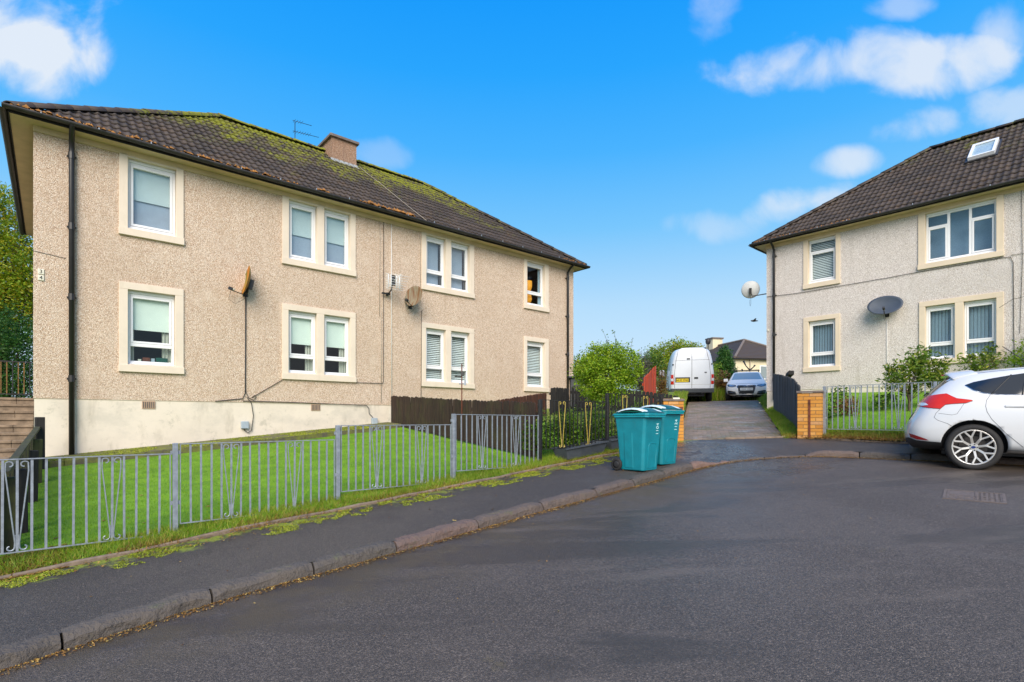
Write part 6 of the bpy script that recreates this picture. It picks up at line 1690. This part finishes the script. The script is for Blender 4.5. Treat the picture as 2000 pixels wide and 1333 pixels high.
# the loose shoots above it
def shoots():
    base = Vector(b); rr = random.Random(5)
    t = [o for o in COL.objects if o.get('label', '').startswith('large round bright green bush')][0]
    m = MB(); P = []
    for (px, py, px2, py2) in ((1176, 643, 1192, 680), (1198, 645, 1203, 668), (1236, 660, 1226, 690), (1161, 676, 1168, 690), (1215, 672, 1212, 690), (1186, 662, 1190, 684)):
        q = pix(px, py, 14.6)-base; p = pix(px2, py2+8, 14.6)-base; m.tube([p, p.lerp(q, .5)+Vector((.02, 0, 0)), q], [.006, .004, .002], 4)
        for i in range(16): s = rr.random(); P.append(tuple(p.lerp(q, s)+Vector((rr.gauss(0, .02), rr.gauss(0, .03), rr.gauss(0, .015)))))
    m.build('shoots', 'bark', t); link('shoot_leaves', leaf_mesh('shoot_leaves', np.array(P), .055, .5, .2, 0, 8), 'leaf_hedge', t)
shoots()
# low hedge behind the black railings
hb = []
for i in range(22):
    q = F1+U1*(PL*3+.1+i*.155)+N1*R.uniform(.15, .42); hb.append((q.x, q.y, 0))
b0 = F1+U1*(PL*3+1.5)+N1*.35; g0_ = g1(b0.x, b0.y)
plant('hedge', 'low dark green hedge growing behind the black and gold railings', 'hedge', (b0.x, b0.y, g0_), [(x-b0.x, y-b0.y, g1(x, y)-g0_+.30+.08*math.sin(i*1.7), .22, .22, .42) for i, (x, y, _) in enumerate(hb)], 22000, .042, 'leaf_hedge', (.4, .02, 8), 1500, .04, 21, shell=.35)
# trees beyond: px, d, label, blobs
q = wpos(1148, 30); G = q[2]
plant('tree', 'yellow green tree showing between the beige house and the round bush', 'tree', q, [(0, 0, bz(715, 30, G), 1.0, 1.0, .7), (-.3, 0, bz(735, 30, G), 1.2, 1, .9), (.8, 0, bz(722, 30, G), .9, 1, .7)], 5000, .13, 'leaf_autumn', (2.0, .12, 8), 420, .16, 31)
q = wpos(1252, 27); G = q[2]
plant('tree', 'thin grey brown shrub between the round bush and the red fence', 'tree', q, [(0, 0, bz(718, 27, G), .45, .6, .7), (-.1, 0, bz(742, 27, G), .5, .6, .8), (.1, 0, bz(735, 27, G), .4, .6, .9)], 4200, .085, 'leaf_grey', (1.5, .05, 14), 420, .13, 32)
q = wpos(1316, 40); G = q[2]
plant('tree', 'broad yellow green tree rising behind the white van', 'tree', q, [(0, 0, bz(690, 40, G), 1.5, 1.5, .85), (-1.0, 0, bz(702, 40, G), 1.0, 1.2, 1.0), (1.0, 0, bz(692, 40, G), 1.0, 1.2, .8), (-.3, 0, bz(722, 40, G), 1.9, 1.5, 1.4), (.4, 0, bz(677, 40, G), .8, .8, .4), (1.6, 0, bz(700, 40, G), .8, 1, .9)], 12000, .15, 'leaf_autumn', (3.0, .2, 14), 900, .16, 33)
q = wpos(1272, 36); G = q[2]
plant('tree', 'small dark leaved tree left of the broad tree behind the van', 'tree', q, [(0, 0, bz(708, 36, G), .9, 1, .8), (-.2, 0, bz(735, 36, G), 1.1, 1, 1.2)], 5000, .12, 'leaf_hedge', (2.0, .1, 8), 480, .14, 34)
q = wpos(1415, 33); G = q[2]
plant('conifer', 'narrow dark green conifer between the white van and silver car', 'tree', q, [(0, 0, bz(698, 33, G), .42, .42, .5), (-.05, 0, bz(715, 33, G), .55, .5, .6), (.1, 0, bz(733, 33, G), .66, .55, .7), (0, 0, bz(687, 33, G), .32, .3, .3)], 13000, .10, 'leaf_dark', (2.2, .08, 6), 900, .07, 35, up=-.3, shell=.3)
q = wpos(1398, 29); G = q[2]
plant('shrub', 'pale green shrub at the foot of the narrow conifer', 'shrub', q, [(0, 0, bz(732, 29, G), .38, .4, .7), (0, 0, bz(755, 29, G), .3, .4, .6)], 1700, .08, 'leaf_bush', (1.0, .03, 8), 160, .09, 36)
q = wpos(1409, 27); G = q[2]
plant('shrub', 'withered orange brown shrub left of the silver car', 'shrub', q, [(0, 0, bz(742, 27, G), .33, .4, .45), (.1, 0, bz(760, 27, G), .42, .4, .5)], 2400, .085, 'leaf_brown', (.8, .03, 10), 240, .08, 37)
q = wpos(1292, 23, g1); G = q[2]
plant('shrub', 'yellow orange shrub beside the red fence and van', 'shrub', q, [(0, 0, bz(745, 23, G), .17, .2, .5), (.02, 0, bz(770, 23, G), .22, .2, .5)], 1600, .07, 'leaf_brown', (.9, .02, 6), 150, .06, 38)
# tall dead grass at the head of the driveway
def tufts(nm, label, cat, pts, n, h, mat, spread, seed, kind=None):
    rs = np.random.RandomState(seed); V = []; 
    P = np.array(pts)[rs.randint(0, len(pts), n)]+np.c_[rs.normal(0, spread, n), rs.normal(0, spread, n), np.zeros(n)]
    H = h*rs.uniform(.4, 1.1, n); a = rs.uniform(0, 6.28, n); w = .006+H*.02; lean = rs.normal(0, .25, (n, 2))*H[:, None]
    v = np.empty((n, 3, 3)); v[:, 0] = P+np.c_[np.cos(a)*w, np.sin(a)*w, np.zeros(n)]; v[:, 1] = P-np.c_[np.cos(a)*w, np.sin(a)*w, np.zeros(n)]; v[:, 2] = P+np.c_[lean, H]
    me = bpy.data.meshes.new(nm); me.vertices.add(n*3); me.vertices.foreach_set('co', v.reshape(-1)); me.loops.add(n*3); me.loops.foreach_set('vertex_index', np.arange(n*3, dtype=np.int32)); me.polygons.add(n); me.polygons.foreach_set('loop_start', np.arange(0, n*3, 3, dtype=np.int32)); me.update(calc_edges=True)
    return tag(link(nm, me, mat), label, cat, kind='stuff')
pts = []
for i in range(260):
    px = 1393+R.uniform(-95, 110); d = R.uniform(26.5, 28.5); q = wpos(px, d); pts.append((q[0], q[1], q[2]-.02))
tufts('tall_grass', 'tall dry yellow grass at the head of the driveway between the vehicles', 'grass', pts, 15000, .70, 'verge_blade', .12, 5)

# trees left of the beige house
T1 = Matrix.Translation((HA.x, HA.y, EYE)) @ Matrix.Rotation(RZ1, 4, 'Z')
def lt(nm, label, px, d, blobs_px, n, size, mat, seed, droop=0, **kw):
    g = EYE+.5; q = pix(px, 0, d); G = g
    bl = [((x-px)/1050*d, dy, (820-y)/1050*d+EYE-G, rx/1050*d, ry, rz/1050*d) for (x, y, rx, ry, rz, dy) in blobs_px]
    plant(nm, label, 'tree', (q.x, q.y, g), bl, n, size, mat, seed=seed, droop=droop, **kw)
lt('tree', 'tall autumn tinted tree at the left edge above the steps', 0, 20, [(20, 520, 70, 1.4, 60, 0), (-60, 470, 80, 1.4, 90, 0), (40, 600, 60, 1.3, 60, 0), (-20, 600, 90, 1.5, 80, .2), (30, 470, 45, 1.0, 40, 0), (80, 560, 50, 1.2, 70, 0), (30, 400, 42, .7, 34, 0), (-30, 390, 50, .8, 40, 0), (60, 420, 25, .6, 45, 0)], 42000, .11, 'leaf_autumn', 41, trunk=(3.5, .14, 16), twigs=2600, spread=.12)
lt('tree', 'dark green conifer hedge tree behind the rusty railing', 10, 17.6, [(0, 720, 70, 1.0, 90, 0), (50, 700, 40, .9, 70, 0), (-50, 680, 60, 1.0, 80, 0), (25, 650, 45, .9, 50, 0), (10, 770, 90, 1.0, 60, 0)], 22000, .085, 'leaf_dark', 42, droop=.3, trunk=(2.0, .1, 10), twigs=1500, spread=.10, shell=.3)

# rhododendron in front of the grey house: px 1730..1850, y 683..790
q = wpos(1775, 12.2, g2); G = q[2]
def rb(px, py, d=12.2): return ((px-1775)/1050*d, 0, bz(py, d, G))
sh = [(1790, 705, 24, 15), (1765, 722, 28, 18), (1815, 718, 30, 20), (1750, 740, 22, 12), (1830, 738, 22, 18), (1790, 738, 26, 16), (1745, 755, 16, 8), (1838, 752, 14, 10), (1800, 690, 10, 8), (1770, 760, 16, 8)]
plant('shrub', 'leafy rhododendron shrub with bare stems on the lawn beside the hatchback', 'shrub', q, [(*rb(x, y), rx*12.2/1050, .30, ry*12.2/1050) for x, y, rx, ry in sh], 2600, .115, 'leaf_rhodo', (.45, .025, 24), 230, .06, 51, .32, shell=.5)
for (px, d, lab, w, h, mat, n) in ((1613, 11.7, 'small straggly weed behind the brick pillar by the railings', .18, .35, 'leaf_hedge', 260), (1655, 12.3, 'brown and green straggling plant behind the railings', .26, .28, 'leaf_brown', 480), (1637, 12.6, 'small leafy plant near the grey house wall behind railings', .20, .50, 'leaf_hedge', 340), (1725, 12.6, 'low green plant left of the rhododendron', .25, .28, 'leaf_hedge', 420)):
    q = wpos(px, d, g2); plant('plant', lab, 'plant', q, [(0, 0, h*.8, w, w*.8, h*.6)], n, .07, mat, (h*.6, .01, 6), 50, .05, 60+int(px), .45)
# climber at the right edge
q = on2(6.35, 0, -.45); G = g2(q.x, q.y); base = (q.x, q.y, G)
bl = []
for (x, z, rx, rz_) in ((6.6, .6, .5, .5), (6.95, 1.0, .45, .55), (7.3, 1.3, .4, .5), (6.2, .45, .35, .35), (7.5, .8, .6, .8), (7.1, .3, .7, .5), (6.75, 1.35, .16, .35)):
    p = on2(x, z, -.35)-Vector(base); bl.append((p.x, p.y, p.z, rx*.75, rx*.7, rz_))
plant('climbing_plant', 'green climbing plant against the grey wall at the right edge', 'climbing plant', base, bl, 9000, .065, 'leaf_bush', (.9, .03, 16), 800, .06, 52)
MB().tube([on2(6.9, 1.5, -.1), on2(6.75, 1.95, -.12), on2(6.5, 2.12, -.14), on2(6.1, 2.05, -.16), on2(5.85, 1.88, -.16)], .006, 5).build('stem_tmp', 'bark')
o = COL.objects['stem_tmp']; o.name = 'stem'; cp_ = [x for x in COL.objects if x.get('category') == 'climbing plant'][0]; o.parent = cp_; o.location = -Vector(cp_.location)
q = on2(5.55, 0, -.55); G = g2(q.x, q.y)
plant('shrub', 'olive leaved shrub under the double window of the grey house', 'shrub', (q.x, q.y, G), [(0, 0, .75, .5, .4, .3), (.35, .1, .95, .35, .3, .25), (-.3, 0, .85, .3, .3, .2)], 900, .10, 'leaf_rhodo', (.6, .02, 12), 90, .06, 53, .4)
# shed roof between the wall and bush
q = pix(1129, 0, 19); 
s = thing('shed', 'small dark garden shed just right of the beige house wall', 'shed', (q.x, q.y, g1(q.x, q.y)), .2)
zt = (820-735)/1050*19+EYE-g1(q.x, q.y)
MB().box(-.4, .9, -.4, .8, -.2, zt-.1).build('wall', 'shed_dark', s)
for k in range(8): MB().box(-.4+k*.16, -.4+k*.16+.15, -.42, -.402, -.2, zt-.12).build('board', 'wood_grey', s)
MB().add([(-.5, -.5, zt-.10), (1.0, -.5, zt+.02), (1.0, .9, zt+.02), (-.5, .9, zt-.1), (-.5, -.5, zt-.05), (1.0, -.5, zt+.07), (1.0, .9, zt+.07), (-.5, .9, zt-.05)], [(0, 3, 2, 1), (4, 5, 6, 7), (0, 1, 5, 4), (1, 2, 6, 5), (2, 3, 7, 6), (3, 0, 4, 7)]).build('roof', 'shed_dark', s)

# ---------------------------------------------------------------- grass, moss, fallen leaves
def blades(nm, P, h, w, mat, seed, lean=.35):
    rs = np.random.RandomState(seed); n = len(P); H = h*rs.uniform(.5, 1.25, n); a = rs.uniform(0, 6.28, n); W = w*rs.uniform(.7, 1.3, n)
    L = rs.normal(0, lean, (n, 2))*H[:, None]
    v = np.empty((n, 3, 3)); c = np.c_[np.cos(a)*W, np.sin(a)*W, np.zeros(n)]; v[:, 0] = P-c; v[:, 1] = P+c; v[:, 2] = P+np.c_[L, H]
    me = bpy.data.meshes.new(nm); me.vertices.add(n*3); me.vertices.foreach_set('co', v.reshape(-1)); me.loops.add(n*3); me.loops.foreach_set('vertex_index', np.arange(n*3, dtype=np.int32)); me.polygons.add(n); me.polygons.foreach_set('loop_start', np.arange(0, n*3, 3, dtype=np.int32)); me.update(calc_edges=True)
    return link(nm, me, mat)
def scatter(n, fn, keep, seed, bias=1.0):
    rs = np.random.RandomState(seed); out = []
    U = rs.rand(n, 2); 
    for u, v in U:
        q = fn(u, v)
        if keep is None or keep(q): out.append((q[0], q[1], q[2]-.003))
    return np.array(out)
def inside_path1(q):
    l = Vector((q[0]-HA.x, q[1]-HA.y, 0)); y = l.dot(N1); x = l.dot(U1); return not (-.85 < y and -.5 < x < 7)
def lawnfn(t0, t1, s0, s1, pw=1.0):
    def f(u, v):
        t = t0+(t1-t0)*u; s = s0+(s1-s0)*v**pw; p = P0+U1*t+N1*s; return (p.x, p.y, g1z(p.x, p.y))
    return f
o = blades('grass', scatter(150000, lawnfn(-2.2, 8.2, .12, 6.2, 1.35), inside_path1, 1), .028, .0022, 'grass_blade', 2); tag(o, kind='stuff')
o = blades('rough_grass', scatter(26000, lawnfn(-3.0, 8.9, .03, .42), None, 3), .075, .003, 'verge_blade', 4, .5); tag(o, kind='stuff')
def g2fn(b0, b1, L, pw=1.0):
    def f(u, v):
        b = b0+(b1-b0)*v**pw; p0 = F2+N2*b; d = (DR1-DR0).normalized(); n = Vector((d.y, -d.x, 0)); k = -(p0-DR0).dot(n)/U2.dot(n); p = p0+U2*(k+(L-k)*u); return (p.x, p.y, g2z(p.x, p.y))
    return f
o = blades('grass', scatter(60000, g2fn(-.1, 6.3, 5), None, 5), .035, .0028, 'grass_blade', 6); tag(o, kind='stuff')
o = blades('rough_grass', scatter(12000, g2fn(-.16, .25, 5), None, 7), .085, .0035, 'verge_blade', 8, .5); tag(o, kind='stuff')
def vfn(u, v):
    y = 11.2+v*13; x = drive_right(y)+.0+u*1.0*(1-.35*v); return (x, y, g2z(x, y))
o = blades('rough_grass', scatter(34000, vfn, None, 9), .09, .004, 'verge_blade', 10, .5); tag(o, kind='stuff')
def vfl(u, v):
    y = 11.9+v*13; x = drive_left(y)-u*.6; return (x, y, g1z(x, y))
o = blades('rough_grass', scatter(6000, vfl, None, 19), .12, .005, 'verge_blade', 12, .5); tag(o, kind='stuff')
o = blades('dead_grass', scatter(11000, g2fn(-.24, .06, 5), None, 43), .075, .004, 'leaf_litter', 44, .6); tag(o, kind='stuff')
o = blades('dead_grass', scatter(9000, lawnfn(-2.2, 8.9, -.02, .16), lambda q: mnoise.noise(Vector((q[0]*1.3, q[1]*1.3, 9))) > -.05, 45), .05, .0035, 'leaf_litter', 46, .7); tag(o, kind='stuff')
# moss creeping over the pavement edge and the wall path: low tufts
def mossfn(u, v):
    t = -2.5+u*11; s = .06-abs(v)**1.4*.55; p = P0+U1*t+N1*s; return (p.x, p.y, bp(p.x, p.y)+.002)
def mkeep(q): return mnoise.noise(Vector((q[0]*2.2, q[1]*2.2, 1)))+.5*mnoise.noise(Vector((q[0]*7, q[1]*7, 2))) > .12
o = blades('moss', scatter(60000, mossfn, mkeep, 13), .010, .006, 'moss', 14, 1.2); tag(o, kind='stuff')
def mp(u, v):
    q = T1 @ Vector((-.4+u*7.2, -.85+v*.85, 0)); a = T1 @ Vector((-.4+u*7.2, -.82, 0)); return (q.x, q.y, g1(a.x, a.y)+.10+v*.045)
o = blades('moss', scatter(16000, mp, lambda q: mnoise.noise(Vector((q[0]*2, q[1]*2, 5))) > -.15, 15), .014, .008, 'moss', 16, 1.0); tag(o, kind='stuff')
# fallen leaves and litter
def leaves_on(nm, fn, n, size, seed, keep=None):
    P = scatter(n, fn, keep, seed); rs = np.random.RandomState(seed); m = len(P); a = rs.uniform(0, 6.28, m); s = size*rs.uniform(.4, 1.3, m)
    v = np.empty((m, 4, 3)); z = rs.uniform(.003, .014, (m, 4))
    for k, (dx, dy) in enumerate(((-1, 0), (0, -.5), (1, 0), (0, .5))):
        v[:, k, 0] = P[:, 0]+(dx*np.cos(a)-dy*np.sin(a))*s; v[:, k, 1] = P[:, 1]+(dx*np.sin(a)+dy*np.cos(a))*s; v[:, k, 2] = P[:, 2]+.004+z[:, k]
    me = bpy.data.meshes.new(nm); me.vertices.add(m*4); me.vertices.foreach_set('co', v.reshape(-1)); me.loops.add(m*4); me.loops.foreach_set('vertex_index', np.arange(m*4, dtype=np.int32)); me.polygons.add(m); me.polygons.foreach_set('loop_start', np.arange(0, m*4, 4, dtype=np.int32)); me.update(calc_edges=True)
    return tag(link(nm, me, 'leaf_litter'), kind='stuff')
def gutterfn(u, v):
    i = u*(len(KP)-2); a = KP[int(i)]; b_ = KP[int(i)+1]; d = (b_-a).normalized(); n = Vector((-d.y, d.x, 0)); p = a.lerp(b_, i % 1)-n*(.015+.10*v**2.2); return (p.x, p.y, roadz(p.x, p.y))
leaves_on('leaf_litter', gutterfn, 20000, .010, 21)
leaves_on('leaf_litter', lambda u, v: mossfn(u, v*.9-.1), 2600, .014, 22)
leaves_on('leaf_litter', lawnfn(-2.2, 8.9, .03, .5, 1.5), 6000, .014, 23)
leaves_on('leaf_litter', lawnfn(-2.0, -.9, -.05, .55, 1.0), 3500, .02, 33)
leaves_on('fallen_leaves', lawnfn(-2.0, 8.0, .3, 6), 160, .03, 24, inside_path1)
leaves_on('leaf_litter', g2fn(-.32, .18, 5), 3200, .026, 25)
def roadfn(u, v): x = -3+u*12; y = 3+v*6; return (x, y, roadz(x, y))
leaves_on('fallen_leaves', roadfn, 90, .012, 26, lambda q: (Vector((q[0], q[1], 0))-P0).dot(N1) < -2.0)
leaves_on('fallen_leaves', lambda u, v: (lambda p: (p.x, p.y, bp(p.x, p.y)))(P0+U1*(-2+u*11)-N1*(v*1.6)), 120, .014, 27)
# long dead grass under the first brick pillar and along the lawn edge on the right
